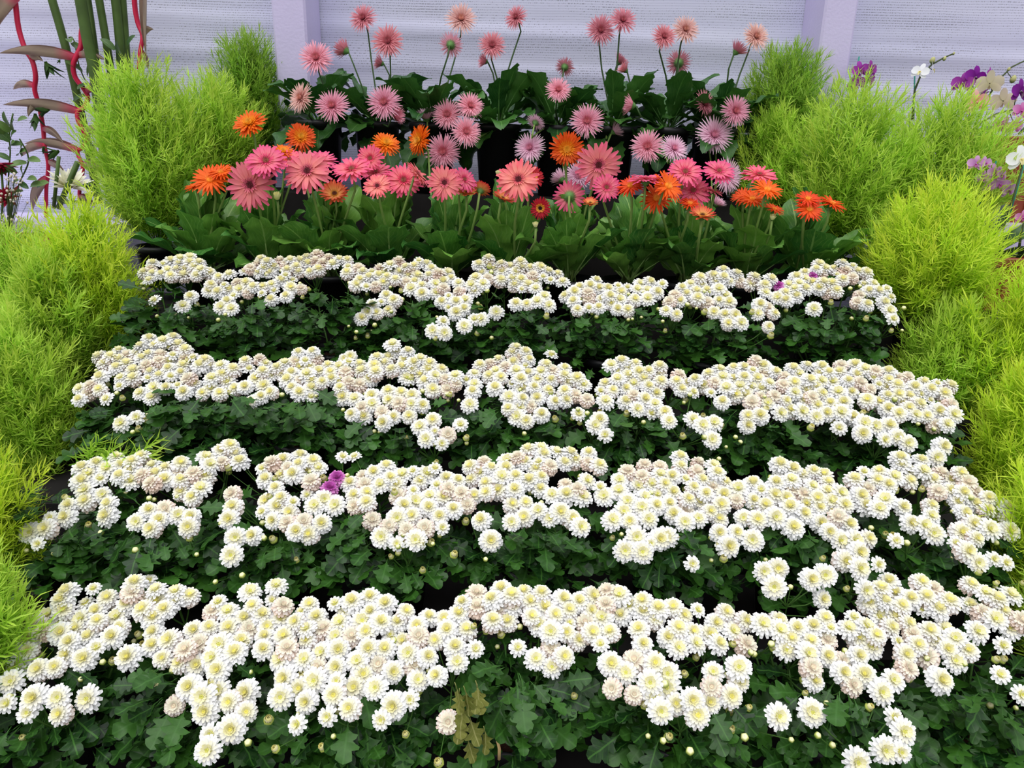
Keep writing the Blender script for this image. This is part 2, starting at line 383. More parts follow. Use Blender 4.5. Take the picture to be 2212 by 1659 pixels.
def mum_leaf(seed):
    rr = random.Random(seed); mb = MB()
    # outline (half): lobed blade, length 1
    half = [(.02, .0), (.05, .14), (.16, .24), (.30, .28), (.26, .37), (.17, .42), (.26, .50), (.37, .58), (.33, .68), (.19, .70), (.22, .80), (.20, .90), (.10, .97), (0, 1.0)]
    half = [(x * rr.uniform(.85, 1.15), y + rr.uniform(-.015, .015)) for x, y in half]
    droop, fold = rr.uniform(.25, .55), rr.uniform(.05, .3)
    def pt(x, y):
        z = -droop * y * y * .5 + abs(x) * fold + .03 * math.sin(y * 14 + x * 9)
        return (x, y * (1 - .1 * droop * y), z)
    vs, us, fs = [], [], []
    mid = [0.0, .2, .42, .6, .72, .86, 1.0]
    for y in mid: vs.append(pt(0, y)); us.append((.5, y))
    for sgn in (-1, 1):
        o = len(vs)
        for x, y in half[:-1]: vs.append(pt(sgn * x, y)); us.append((.5 + sgn * x, y))
        # fan each outline edge to the nearest midrib vertex
        idx = lambda y: min(range(len(mid)), key=lambda i: abs(mid[i] - y * .92))
        pts = [o + i for i in range(len(half) - 1)]
        last = None
        for i, p in enumerate(pts):
            m = idx(half[i][1])
            if i > 0:
                pm = last
                f = (pm, pts[i - 1], p)
                fs.append(f if sgn > 0 else f[::-1])
                while pm < m:
                    f = (pm, p, pm + 1); fs.append(f if sgn > 0 else f[::-1]); pm += 1
                last = m
            else: last = m if m == 0 else 0
        pm = last
        while pm < len(mid) - 1:
            f = (pm, pts[-1], pm + 1); fs.append(f if sgn > 0 else f[::-1]); pm += 1
    mb.add(vs, fs, None, us)
    mb.tube([(0, -.22, -.02), (0, -.1, .0), (0, .05, .0)], .018, 4)
    return mb.mesh('leaf', M_MLEAF)
MLEAF = [mum_leaf(200 + i) for i in range(8)]

# ------------------------------------------------------------------ flowers of each chrysanthemum tier (blossom patches traced as areas, then filled)
PATCH = {1: [
 [(308,580),(330,562),(372,558),(392,550),(412,548),(432,558),(450,575),(480,592),(500,585),(530,582),(530,598),(500,606),(470,603),(440,602),(400,600),(370,605),(340,600),(325,625),(308,615)],
 [(433,630),(450,610),(480,605),(500,600),(535,600),(560,605),(580,620),(600,605),(610,590),(640,585),(650,605),(652,625),(625,640),(600,650),(585,655),(570,645),(545,645),(520,640),(495,648),(470,635),(450,632)],
 [(535,575),(552,560),(590,556),(640,555),(665,549),(700,550),(735,551),(780,565),(800,580),(795,590),(765,592),(740,590),(720,580),(690,580),(680,600),(660,600),(640,585),(610,592),(590,593),(550,590)],
 [(755,610),(790,585),(820,572),(850,565),(880,563),(905,557),(930,568),(935,580),(960,578),(985,592),(992,605),(1005,615),(1000,640),(1020,650),(1015,670),(995,685),(970,680),(945,655),(920,645),(900,640),(890,645),(870,615),(850,613),(820,625),(790,625),(765,632)],
 [(765,690),(785,660),(810,640),(850,620),(862,650),(845,670),(815,685),(790,690)],
 [(1005,610),(1025,597),(1022,575),(1035,562),(1045,547),(1062,555),(1090,565),(1115,562),(1135,562),(1155,575),(1205,582),(1235,605),(1235,615),(1205,612),(1170,610),(1165,630),(1145,630),(1120,632),(1105,620),(1085,610),(1060,615),(1055,630),(1030,640),(1010,640)],
 [(1108,655),(1130,640),(1155,632),(1190,635),(1192,655),(1175,675),(1155,660),(1130,668),(1110,665)],
 [(1210,640),(1237,620),(1255,620),(1290,605),(1360,610),(1400,602),(1440,604),(1442,625),(1420,640),(1410,655),(1395,650),(1365,680),(1345,675),(1320,680),(1300,670),(1280,680),(1262,670),(1225,680),(1220,660)],
 [(1425,660),(1440,640),(1465,625),(1485,603),(1515,597),(1545,585),(1570,581),(1605,590),(1640,592),(1690,602),(1735,585),(1760,572),(1790,572),(1815,563),(1850,574),(1878,580),(1882,598),(1855,605),(1825,600),(1825,620),(1815,640),(1800,645),(1780,632),(1755,632),(1725,640),(1710,650),(1680,655),(1665,645),(1640,640),(1625,620),(1580,610),(1555,620),(1580,640),(1590,655),(1560,655),(1530,665),(1500,650),(1480,650),(1485,680),(1460,690),(1425,675)],
 [(1845,615),(1870,600),(1890,605),(1930,630),(1942,645),(1925,660),(1905,655),(1885,640),(1860,630)],
 [(1530,670),(1560,662),(1590,665),(1612,685),(1600,700),(1575,712),(1555,700),(1535,690)],
 [(1617,665),(1640,645),(1665,655),(1670,670),(1650,680),(1625,682)],
 [(1825,660),(1840,635),(1870,630),(1880,650),(1870,665),(1845,670)]],
2: [
 [(195,785),(225,760),(255,750),(292,752),(295,738),(320,732),(350,730),(368,726),(390,740),(412,755),(425,770),(450,778),(480,782),(508,795),(500,805),(485,815),(480,825),(500,815),(525,825),(535,840),(515,850),(490,855),(485,870),(460,865),(440,855),(415,852),(400,858),(385,848),(360,850),(345,860),(320,865),(290,865),(285,850),(300,830),(275,825),(270,845),(245,845),(235,820),(255,808),(230,800),(215,795)],
 [(168,838),(190,815),(210,805),(240,805),(230,820),(220,845),(190,870),(168,870)],
 [(517,790),(530,775),(560,762),(595,778),(620,775),(640,760),(665,757),(690,765),(715,778),(745,785),(775,775),(800,772),(825,760),(838,745),(860,745),(875,755),(900,765),(925,775),(950,790),(990,800),(1000,815),(1020,830),(1010,840),(985,850),(960,845),(935,850),(920,840),(890,825),(870,820),(860,805),(830,815),(795,830),(765,845),(740,845),(720,840),(690,825),(665,835),(640,825),(610,825),(580,825),(540,830),(530,815)],
 [(535,840),(560,825),(605,825),(600,845),(585,870),(565,885),(545,870),(535,860)],
 [(608,840),(640,825),(685,830),(685,860),(660,870),(640,865),(610,850)],
 [(725,860),(745,845),(780,855),(820,838),(850,835),(890,842),(900,858),(925,865),(925,885),(890,900),(870,915),(855,908),(840,910),(815,930),(800,905),(770,910),(745,895),(755,880)],
 [(885,935),(900,910),(930,900),(950,915),(975,930),(965,950),(955,965),(935,955),(905,950)],
 [(990,815),(1010,795),(1035,775),(1065,770),(1090,770),(1100,755),(1120,750),(1150,758),(1165,775),(1190,785),(1225,795),(1250,810),(1275,835),(1275,865),(1250,870),(1230,865),(1205,885),(1180,865),(1165,870),(1160,895),(1130,890),(1115,870),(1090,870),(1110,845),(1085,855),(1050,845),(1030,830),(1035,850),(1010,850),(990,835)],
 [(1085,885),(1105,865),(1145,855),(1180,880),(1165,905),(1140,918),(1115,910),(1095,895)],
 [(1275,850),(1290,830),(1305,815),(1320,800),(1345,780),(1365,772),(1385,785),(1405,790),(1415,778),(1438,790),(1435,805),(1470,810),(1510,812),(1520,825),(1525,845),(1510,850),(1490,850),(1470,855),(1440,830),(1430,855),(1425,895),(1400,900),(1375,905),(1350,890),(1335,870),(1310,880),(1280,875)],
 [(1425,890),(1445,885),(1475,910),(1460,920),(1420,915)],
 [(1505,815),(1535,795),(1560,790),(1590,780),(1620,785),(1645,775),(1680,790),(1700,800),(1720,785),(1755,780),(1790,785),(1830,780),(1875,785),(1900,800),(1940,805),(1970,805),(1975,815),(2010,815),(2050,830),(2070,860),(2080,895),(2075,915),(2040,930),(2010,925),(1995,900),(1960,910),(1930,895),(1905,880),(1890,885),(1865,870),(1840,850),(1820,855),(1830,880),(1850,895),(1870,900),(1890,905),(1905,920),(1890,930),(1860,920),(1830,915),(1815,900),(1790,905),(1760,905),(1730,905),(1710,895),(1690,905),(1670,895),(1650,880),(1620,870),(1600,855),(1580,865),(1560,875),(1530,880),(1520,860),(1510,840)],
 [(1490,905),(1510,895),(1545,905),(1570,930),(1565,950),(1545,950),(1535,925),(1505,920)],
 [(1600,885),(1630,880),(1655,895),(1650,905),(1630,925),(1600,920)]],
3: [
 [(142,1055),(165,1025),(180,1008),(205,990),(240,985),(275,980),(300,982),(330,990),(370,995),(400,1000),(420,1015),(455,1020),(460,1050),(465,1070),(440,1070),(415,1085),(385,1085),(375,1065),(365,1045),(350,1050),(330,1065),(308,1060),(300,1040),(270,1048),(245,1055),(225,1035),(210,1050),(190,1055),(175,1045),(160,1058)],
 [(50,1185),(65,1150),(95,1120),(130,1085),(165,1065),(205,1062),(210,1085),(180,1105),(150,1110),(150,1135),(125,1140),(105,1150),(100,1180),(75,1195)],
 [(205,1080),(235,1060),(265,1075),(265,1095),(235,1100)], [(205,1115),(225,1095),(250,1105),(255,1120),(235,1135)],
 [(270,1130),(290,1100),(320,1085),(350,1088),(395,1090),(430,1110),(430,1130),(410,1155),(385,1145),(375,1125),(350,1125),(345,1145),(320,1145),(290,1140)],
 [(428,1010),(465,990),(465,965),(490,960),(510,968),(540,980),(540,1000),(520,1000),(480,1000),(455,1010),(440,1015)],
 [(535,1020),(560,1000),(590,990),(620,995),(650,985),(690,982),(710,1000),(705,1020),(690,1040),(680,1070),(655,1090),(640,1075),(660,1050),(645,1030),(615,1040),(600,1060),(575,1065),(560,1050),(555,1030),(540,1035)],
 [(540,1110),(560,1080),(590,1062),(620,1065),(635,1085),(640,1110),(670,1100),(695,1115),(710,1140),(710,1160),(690,1165),(655,1165),(625,1150),(610,1130),(590,1135),(565,1125)],
 [(478,1090),(500,1065),(520,1075),(520,1110),(510,1128),(480,1130),(470,1120)],
 [(478,1155),(500,1145),(525,1140),(550,1155),(545,1170),(520,1180),(490,1175)],
 [(735,1065),(745,1030),(770,1025),(800,1015),(800,1005),(830,997),(860,1000),(885,1020),(905,1015),(945,1012),(975,1015),(990,1040),(1010,1050),(1000,1075),(1000,1105),(980,1110),(960,1130),(985,1125),(990,1140),(970,1150),(960,1135),(940,1130),(920,1120),(900,1125),(875,1115),(850,1110),(845,1085),(860,1070),(840,1050),(815,1055),(810,1085),(790,1090),(770,1100),(740,1090)],
 [(785,1130),(810,1115),(845,1110),(875,1115),(920,1120),(935,1140),(925,1165),(905,1155),(915,1180),(890,1190),(875,1170),(860,1150),(830,1150),(800,1140)],
 [(995,1020),(1000,1005),(1020,990),(1060,985),(1090,985),(1120,975),(1145,965),(1165,958),(1190,968),(1215,965),(1240,968),(1280,970),(1300,985),(1305,1010),(1310,1025),(1300,1025),(1280,1020),(1250,1010),(1225,1000),(1195,1010),(1190,1030),(1165,1060),(1140,1060),(1115,1050),(1110,1075),(1085,1080),(1060,1075),(1045,1070),(1040,1090),(1020,1085),(1010,1110),(995,1100),(985,1060)],
 [(1180,1050),(1200,1040),(1235,1035),(1275,1025),(1305,1040),(1310,1060),(1295,1060),(1280,1075),(1270,1100),(1250,1095),(1235,1070),(1215,1070),(1190,1070)],
 [(1090,1115),(1105,1090),(1130,1075),(1160,1080),(1185,1095),(1210,1100),(1235,1100),(1250,1120),(1260,1150),(1240,1160),(1220,1135),(1195,1130),(1165,1125),(1150,1140),(1125,1135),(1105,1145),(1090,1130)],
 [(1020,1125),(1040,1110),(1060,1130),(1080,1150),(1080,1180),(1060,1185),(1045,1165),(1025,1140)],
 [(1315,1030),(1330,1010),(1380,995),(1400,990),(1430,990),(1450,995),(1460,985),(1480,983),(1510,990),(1530,995),(1545,1010),(1570,1020),(1590,1035),(1610,1060),(1615,1085),(1600,1110),(1580,1100),(1560,1105),(1540,1115),(1520,1125),(1500,1140),(1485,1140),(1470,1135),(1450,1125),(1440,1110),(1410,1110),(1400,1100),(1380,1115),(1350,1110),(1330,1090),(1320,1060)],
 [(1345,1125),(1365,1110),(1395,1115),(1405,1130),(1390,1145),(1355,1140)],
 [(1530,1140),(1550,1120),(1590,1110),(1640,1105),(1660,1110),(1655,1140),(1620,1140),(1590,1165),(1560,1160),(1535,1150)],
 [(1590,1060),(1610,1035),(1640,1032),(1665,1030),(1668,1000),(1690,993),(1710,998),(1740,1002),(1775,1010),(1800,1030),(1800,1050),(1815,1065),(1825,1085),(1840,1100),(1850,1130),(1880,1145),(1885,1160),(1910,1155),(1915,1175),(1895,1180),(1880,1170),(1900,1190),(1895,1230),(1870,1245),(1850,1230),(1810,1230),(1800,1200),(1805,1175),(1785,1160),(1770,1145),(1750,1130),(1735,1115),(1700,1110),(1680,1125),(1650,1130),(1625,1115),(1615,1090)],
 [(1645,1240),(1655,1215),(1690,1215),(1700,1235),(1690,1250),(1695,1270),(1670,1295),(1650,1275)],
 [(1710,1255),(1740,1235),(1770,1230),(1795,1245),(1790,1275),(1800,1300),(1780,1318),(1760,1300),(1750,1275),(1720,1270)],
 [(1845,1255),(1870,1240),(1885,1260),(1880,1280),(1855,1280)],
 [(1830,1035),(1850,1010),(1890,1005),(1925,1020),(1930,985),(1960,975),(2000,985),(2010,1015),(2030,1010),(2065,1015),(2100,1040),(2130,1060),(2150,1080),(2180,1100),(2190,1135),(2180,1150),(2150,1150),(2130,1145),(2100,1145),(2075,1135),(2065,1110),(2080,1090),(2050,1085),(2020,1065),(1990,1055),(1960,1045),(1940,1050),(1940,1075),(1970,1090),(1960,1100),(1930,1115),(1910,1105),(1890,1110),(1860,1105),(1845,1080),(1840,1060)],
 [(1945,1115),(1990,1095),(2020,1090),(2035,1110),(2025,1135),(2040,1155),(2020,1175),(1990,1150),(1960,1150),(1945,1130)],
 [(2040,1175),(2060,1150),(2100,1145),(2130,1170),(2110,1185),(2125,1215),(2110,1235),(2085,1220),(2055,1210)]],
4: [
 [(110,1300),(120,1280),(150,1262),(190,1258),(220,1262),(235,1280),(232,1305),(215,1325),(235,1315),(275,1320),(285,1345),(275,1375),(245,1380),(230,1370),(240,1395),(215,1405),(200,1425),(170,1430),(130,1415),(125,1395),(110,1385),(90,1380),(80,1410),(80,1435),(60,1450),(30,1450),(0,1440),(0,1410),(20,1395),(30,1380),(45,1360),(60,1340),(85,1315)],
 [(240,1310),(265,1285),(275,1250),(300,1243),(345,1255),(345,1280),(370,1268),(420,1265),(432,1290),(415,1305),(390,1320),(370,1345),(335,1350),(330,1340),(290,1335),(270,1315)],
 [(70,1450),(95,1432),(130,1425),(150,1440),(135,1460),(110,1472),(85,1470)],
 [(-30,1490),(0,1475),(20,1460),(50,1450),(70,1470),(65,1500),(40,1520),(0,1500)],
 [(40,1520),(70,1495),(100,1485),(130,1490),(165,1492),(210,1483),(240,1500),(235,1530),(210,1535),(160,1540),(120,1555),(95,1550),(60,1530)],
 [(310,1365),(330,1350),(370,1370),(395,1345),(435,1340),(440,1310),(480,1298),(525,1305),(550,1290),(580,1283),(620,1295),(650,1305),(690,1305),(720,1290),(765,1285),(800,1278),(830,1278),(860,1300),(900,1310),(940,1305),(960,1325),(1000,1345),(1017,1380),(1012,1420),(1000,1440),(960,1430),(945,1405),(925,1415),(945,1440),(985,1440),(995,1475),(970,1490),(940,1490),(910,1480),(885,1490),(870,1470),(830,1470),(825,1450),(815,1430),(790,1440),(810,1460),(815,1510),(790,1515),(770,1490),(750,1500),(780,1530),(780,1560),(750,1565),(725,1550),(715,1530),(700,1540),(675,1550),(640,1550),(640,1500),(620,1480),(600,1490),(580,1470),(600,1440),(560,1430),(525,1420),(490,1430),(490,1460),(460,1460),(450,1445),(430,1450),(390,1435),(365,1455),(340,1450),(330,1420),(320,1390)],
 [(370,1520),(385,1480),(400,1450),(420,1450),(450,1470),(500,1475),(540,1480),(570,1520),(560,1550),(530,1580),(525,1600),(490,1605),(470,1590),(440,1570),(430,1540),(400,1545),(380,1530)],
 [(590,1490),(610,1480),(640,1500),(680,1510),(700,1530),(690,1545),(645,1550),(625,1525),(600,1520)],
 [(978,1310),(995,1285),(1005,1262),(1030,1258),(1060,1275),(1085,1262),(1120,1265),(1200,1272),(1240,1285),(1260,1275),(1290,1270),(1320,1262),(1345,1270),(1345,1285),(1390,1272),(1415,1275),(1415,1300),(1440,1300),(1470,1290),(1490,1295),(1520,1305),(1560,1305),(1600,1310),(1630,1335),(1632,1365),(1640,1400),(1620,1415),(1590,1405),(1560,1425),(1530,1410),(1500,1395),(1480,1420),(1460,1410),(1430,1390),(1405,1360),(1395,1370),(1390,1400),(1370,1395),(1355,1350),(1335,1380),(1310,1400),(1325,1430),(1300,1425),(1280,1410),(1260,1395),(1230,1390),(1200,1375),(1180,1375),(1150,1375),(1125,1365),(1110,1345),(1080,1360),(1060,1365),(1040,1340),(1060,1320),(1030,1330),(1005,1325),(990,1335)],
 [(1105,1415),(1130,1390),(1150,1395),(1190,1385),(1220,1400),(1235,1430),(1225,1455),(1200,1460),(1185,1470),(1165,1450),(1135,1450),(1115,1420)],
 [(1300,1450),(1320,1425),(1350,1430),(1365,1400),(1390,1380),(1415,1400),(1420,1420),(1440,1440),(1460,1470),(1475,1500),(1470,1530),(1440,1545),(1400,1535),(1395,1505),(1360,1510),(1340,1500),(1310,1480)],
 [(1475,1510),(1500,1490),(1530,1480),(1520,1450),(1540,1435),(1560,1450),(1580,1440),(1610,1435),(1635,1460),(1630,1475),(1610,1480),(1615,1530),(1580,1545),(1570,1520),(1540,1530),(1510,1550),(1480,1540)],
 [(1645,1350),(1670,1330),(1700,1345),(1730,1340),(1770,1335),(1800,1330),(1820,1320),(1850,1300),(1870,1290),(1890,1265),(1920,1250),(1950,1270),(1960,1290),(1990,1310),(2000,1340),(2020,1355),(2050,1355),(2090,1370),(2110,1400),(2112,1430),(2095,1450),(2070,1440),(2030,1425),(2000,1425),(1990,1440),(1960,1430),(1940,1400),(1900,1400),(1890,1430),(1895,1460),(1870,1490),(1840,1480),(1810,1470),(1790,1440),(1760,1450),(1740,1430),(1710,1410),(1680,1420),(1665,1400),(1690,1380),(1670,1365)],
 [(1715,1490),(1735,1460),(1770,1440),(1790,1470),(1765,1490),(1745,1510)],
 [(1890,1470),(1920,1440),(1950,1440),(1970,1460),(1960,1480),(1925,1495),(1930,1520),(1900,1520),(1885,1490)],
 [(1995,1470),(2010,1440),(2040,1435),(2060,1460),(2050,1500),(2020,1505),(2000,1490)],
 [(1950,1260),(1980,1240),(2005,1250),(2020,1275),(2050,1280),(2090,1300),(2110,1270),(2090,1265),(2110,1255),(2150,1270),(2180,1300),(2190,1330),(2235,1350),(2235,1400),(2180,1370),(2140,1360),(2110,1340),(2080,1335),(2060,1320),(2030,1325),(1990,1320),(1975,1290)]]}
# single blossoms standing clear of the patches: (px, py, kind, size)
S = lambda k, s, *p: [(x, y, k, s) for x, y in p]
SINGLE = {
 1: S('semi', .95, (335,650), (957,695), (1025,690), (1928,690)) + S('young', 1, (395,662),(478,664),(500,668),(935,715),(960,720),(1040,690),(1072,675),(1920,672),(1758,668),(1003,705)) + S('full', 1, (413,642),(492,652)) + S('aged', .85, (1660,706),(1672,678),(757,770),(745,776)) + S('mauve', .8, (1682,618), (1755,597)),
 2: S('semi', .95, (232,863),(295,902),(1250,895),(1308,940),(1190,768),(1812,925),(1910,950),(995,918)) + S('young', 1, (263,915),(1015,875),(1285,920),(1685,893),(1938,945),(1960,958),(2022,988),(1320,790),(1538,950)) + S('full', 1.08, (1863,937),(1295,908),(2035,965),(1920,920),(1918,885)),
 3: S('semi', .8, (740,988),(767,988),(857,1175),(1495,1218),(955,1140),(2145,1208),(2172,1216),(1935,1168),(1405,1175)) + S('young', 1.05, (500,1200),(700,1080),(725,1092),(825,1160),(898,1167),(1323,1125),(1350,1190),(1387,1193),(1375,1160),(1625,1167),(1258,1075),(1305,1073),(1440,1160),(445,990),(680,1093),(185,1060)) + S('full', 1.1, (1713,1140),(1143,1040),(1425,1165),(1573,1180),(1060,1168),(232,1115)) + S('mauve', .95, (712,1055),(728,1033)),
 4: S('full', 1.12, (278,1420),(850,1525),(500,1575),(2030,1470)) + S('young', 1.0, (450,1620),(1680,1547),(1750,1537),(1950,1580),(1910,1620),(1850,1645),(2110,1365),(1755,1540),(540,1280),(597,1268),(2182,1287),(1903,1495)) + S('semi', .85, (455,1585),(643,1565),(708,1548),(824,1555),(885,1512),(1930,1550),(1945,1625),(2160,1458),(2205,1500),(15,1520),(60,1540),(1118,1400),(2165,1395),(1027,1402)) + S('blush', 1.0, (1960,1445),(2123,1325),(968,1560),(432,1390),(760,1375))}
PLANTS = {1: [375, 545, 715, 885, 1095, 1320, 1545, 1800], 2: [300, 470, 640, 860, 1125, 1370, 1640, 1930], 3: [130, 335, 590, 850, 1160, 1450, 1730, 2040], 4: [90, 430, 760, 1110, 1480, 1830, 2160]}

def inside(p, poly):
    x, y = p; c = False; j = len(poly) - 1
    for i in range(len(poly)):
        xi, yi = poly[i]; xj, yj = poly[j]
        if (yi > y) != (yj > y) and x < (xj - xi) * (y - yi) / (yj - yi + 1e-9) + xi: c = not c
        j = i
    return c
MD = .0455
ORD = ['first', 'second', 'third', 'fourth', 'fifth', 'sixth', 'seventh', 'eighth']
TIER = {1: 'in the topmost white tier', 2: 'in the second white tier from the top', 3: 'in the third white tier from the top', 4: 'in the bottom white tier'}
def row_Y(row, px, py):
    y0, Y0, y1, Y1 = ROWTOP[row]
    t = (py - y0) / (y1 - y0); return Y0 + (Y1 - Y0) * max(-.15, min(1.25, t)), t
def z_surf(row, Y):
    y0, Y0, y1, Y1 = ROWTOP[row]
    a, b_ = P(CX, y0, Y0).z, P(CX, y1, Y1).z
    return a + (b_ - a) * max(-.3, min(1.2, (Y - Y0) / (Y1 - Y0)))
def build_mums():
    rr = random.Random(42)
    for row in (1, 2, 3, 4):
        fl = []                                           # (pos, kind, size, t)
        pts = []
        y0, Y0, y1, Y1 = ROWTOP[row]
        for (x, y, k, s) in SINGLE[row]:
            Y, t = row_Y(row, x, y); pts.append((x, y)); fl.append((P(x, y, Y), k, s, t, x))
        for poly in PATCH[row]:
            xs = [p[0] for p in poly]; ys = [p[1] for p in poly]
            area = (max(xs) - min(xs)) * (max(ys) - min(ys))
            Dm = FPX * MD / (sum(ROWTOP[row][1::2]) / 2)
            for _ in range(int(area / (Dm * Dm) * 160) + 60):
                x, y = rr.uniform(min(xs), max(xs)), rr.uniform(min(ys), max(ys))
                if not inside((x, y), poly): continue
                Y, t = row_Y(row, x, y); D = FPX * MD / Y
                # keep whole blossom inside the patch outline, roughly
                if not (inside((x - D * .27, y), poly) and inside((x + D * .27, y), poly) and inside((x, y - D * .2), poly)): 
                    if rr.random() < .93: continue
                fy = .30 + .22 * max(0, min(1, t)); fx = .535
                if any(((x - a) / (fx * D)) ** 2 + ((y - b_) / (fy * D)) ** 2 < 1 for a, b_ in pts): continue
                pts.append((x, y))
                u = rr.random(); tt = max(0, min(1, t))
                pa = .36 - .2 * tt; pb = .17 - .1 * tt
                kind = 'blush' if u < pb else 'aged' if u < pb + pa else 'full' if u < pb + pa + .3 else 'young' if u < .93 else 'semi'
                s = rr.uniform(.86, 1.1) if kind != 'semi' else rr.uniform(.7, .9)
                fl.append((P(x, y, Y + rr.uniform(-.012, .012)), kind, s, t, x))
        cxs = PLANTS[row]; Yr = ROWY[row]; rim = ROWRIM[row]
        base = [P(c, (y0 + y1) / 2, (Y0 + Y1) / 2).x for c in cxs]
        own = [[] for _ in cxs]
        for f in fl: own[min(range(len(cxs)), key=lambda i: abs(base[i] - f[0].x))].append(f)
        for i, bx in enumerate(base):
            root = thing('white_chrysanthemum', ('%s potted white chrysanthemum from the left edge %s' % (ORD[i], TIER[row])), 'potted flower', (bx, Yr, rim), 'potted white chrysanthemums in tiers')
            pot(root, POT_ME, SOIL_ME)
            O = Vector((bx, Yr, rim)); F = own[i]
            # group blossoms into sprays
            k = max(3, len(F) // 5); cen = [Vector(f[0]) for f in rr.sample(F, min(k, len(F)))]
            for _ in range(4):
                gr = [[] for _ in cen]
                for f in F: gr[min(range(len(cen)), key=lambda q: (cen[q] - f[0]).length)].append(f)
                cen = [sum((g[0] for g in G), Vector()) / len(G) if G else c for G, c in zip(gr, cen)]
            for G in gr:
                if not G: continue
                c = sum((g[0] for g in G), Vector()) / len(G)
                fork = c - O + Vector((0, .02, -.075)); st = Vector((max(-.045, min(.045, fork.x * .35)), max(-.045, min(.045, fork.y * .4)), -.02))
                sm = MB(); mid = st.lerp(fork, .5) + Vector((fork.x * .15, fork.y * .15, 0))
                path = [st, st.lerp(mid, .5) + Vector((0, 0, .01)), mid, mid.lerp(fork, .5), fork]
                sm.tube(path, [.0032, .003, .0028, .0025, .0022], 5)
                for pos, kind, s, t, x in G:
                    q = pos - O; tt = max(-.2, min(1.1, t))
                    d = Vector((rr.uniform(-.28, .28) + (q.x) * 1.2, -.25 - .75 * max(0, tt) + rr.uniform(-.2, .2), 1.0 - .25 * max(0, tt)))
                    d.normalize()
                    sm.tube([fork, fork.lerp(q, .55) - Vector((0, 0, .006)), q - d * .006], [.0019, .0016, .0016], 4, cap=False)
                    h = link('flower_head', rr.choice(HEAD[kind]), root, q, aim(d, rr.uniform(0, 6.28)), s * MD / .045)
                    if kind == 'mauve': h['label'] = 'mauve pink chrysanthemum blossom'
                    link('flower_center', CENT[kind], h)
                for _ in range(rr.choice((1, 2, 3, 4))):       # buds on short stalks
                    f = rr.choice(G); q = f[0] - O + Vector((rr.uniform(-.035, .035), rr.uniform(-.045, -.01), rr.uniform(-.05, -.015)))
                    sm.tube([fork - Vector((0, 0, .02)), fork.lerp(q, .6) - Vector((0, 0, .01)), q], [.0014, .0012, .001], 4, cap=False)
                    link('bud', BUD[1 if rr.random() < .4 else 0], root, q, aim((rr.uniform(-.4, .4), -.5, 1), rr.uniform(0, 6)), rr.uniform(.75, 1.2))
                link('stem', sm.mesh('stem', M_MSTEM), root)
                # leaves up the stem
                for j in range(8):
                    u = .12 + .8 * j / 8; p = st.lerp(fork, u); a = j * 2.4 + rr.uniform(-.5, .5)
                    o = Vector((math.cos(a), math.sin(a), rr.uniform(-.1, .35)))
                    add_leaf(root, p + o * .016, o, rr)
            # leafy body of the plant; leaves keep clear of the blossoms
            fp = [(proj(f[0]), f[0].y) for f in F]; zc = z_surf(row, Yr + .05) - rim - .03; made = tries = 0
            while made < 128 and tries < 900:
                tries += 1
                a = -math.pi / 2 + rr.gauss(0, 1.0) if rr.random() < .8 else rr.uniform(0, 6.283)
                z = -.02 + (zc + .02) * rr.random(); r_ = rr.uniform(.35, 1.0) * (.13 - .045 * max(0, z / zc))
                p = Vector((math.cos(a) * r_ * 1.22, math.sin(a) * r_, z))
                o = Vector((math.cos(a), math.sin(a), rr.uniform(-.55, .6)))
                w = O + p + o.normalized() * .025; px, py = proj(w); D = FPX * .03 / w.y
                if any(abs(px - fx_) < D and -D * 1.15 < py - fy_ < D * .8 and w.y < Y_ + .03 for (fx_, fy_), Y_ in fp): continue
                if w.z > z_surf(row, w.y) + .02 and rr.random() < .5: continue
                add_leaf(root, p, o, rr); made += 1
def add_leaf(root, p, o, rr):
    o = o.normalized(); up = Vector((rr.uniform(-.7, .7), rr.uniform(-.9, .3), 1))
    x = o.cross(up).normalized(); n = x.cross(o)
    m = Matrix((x, o, n)).transposed()
    link('leaf', rr.choice(MLEAF), root, p, m.to_quaternion(), rr.uniform(.040, .070))
build_mums()
# limp yellowing leaves and a dry straw between two pots of the bottom tier
M_WILT = mat_leaf('wilted_leaf', srgb(92, 100, 40), srgb(140, 142, 70), srgb(150, 150, 90), .55, .2, 5.0, .2)
M_STRAW = mat_plain('straw', srgb(186, 158, 108), .7, .2, .15)
def wilted():
    rr = random.Random(31); root = [o for o in bpy.data.objects if o.name.startswith('white_chrysanthemum') and 'third potted' in o['label'] and 'bottom' in o['label']][0]
    for _ in range(11):
        p = P(rr.uniform(985, 1050), rr.uniform(1470, 1600), .98) - root.location
        me = rr.choice(MLEAF).copy(); me.materials.clear(); me.materials.append(M_WILT)
        x = Vector((rr.uniform(.3, 1), rr.uniform(-.5, .5), 0)).normalized(); o = Vector((rr.uniform(-.3, .3), -.25, -1)).normalized(); x = (x - o * x.dot(o)).normalized()
        f = link('leaf', me, root, p, Matrix((x, o, x.cross(o))).transposed().to_quaternion(), rr.uniform(.035, .05)); f['label'] = 'limp yellowing leaf'
    mb = MB(); a, b_ = P(1078, 1640, .97) - root.location, P(1074, 1595, .97) - root.location
    mb.tube([a, a.lerp(b_, .5) + Vector((.002, 0, 0)), b_], .003, 6); f = link('dry_stalk', mb.mesh('dry_stalk', M_STRAW), root); f['label'] = 'dry straw coloured stalk'
wilted()

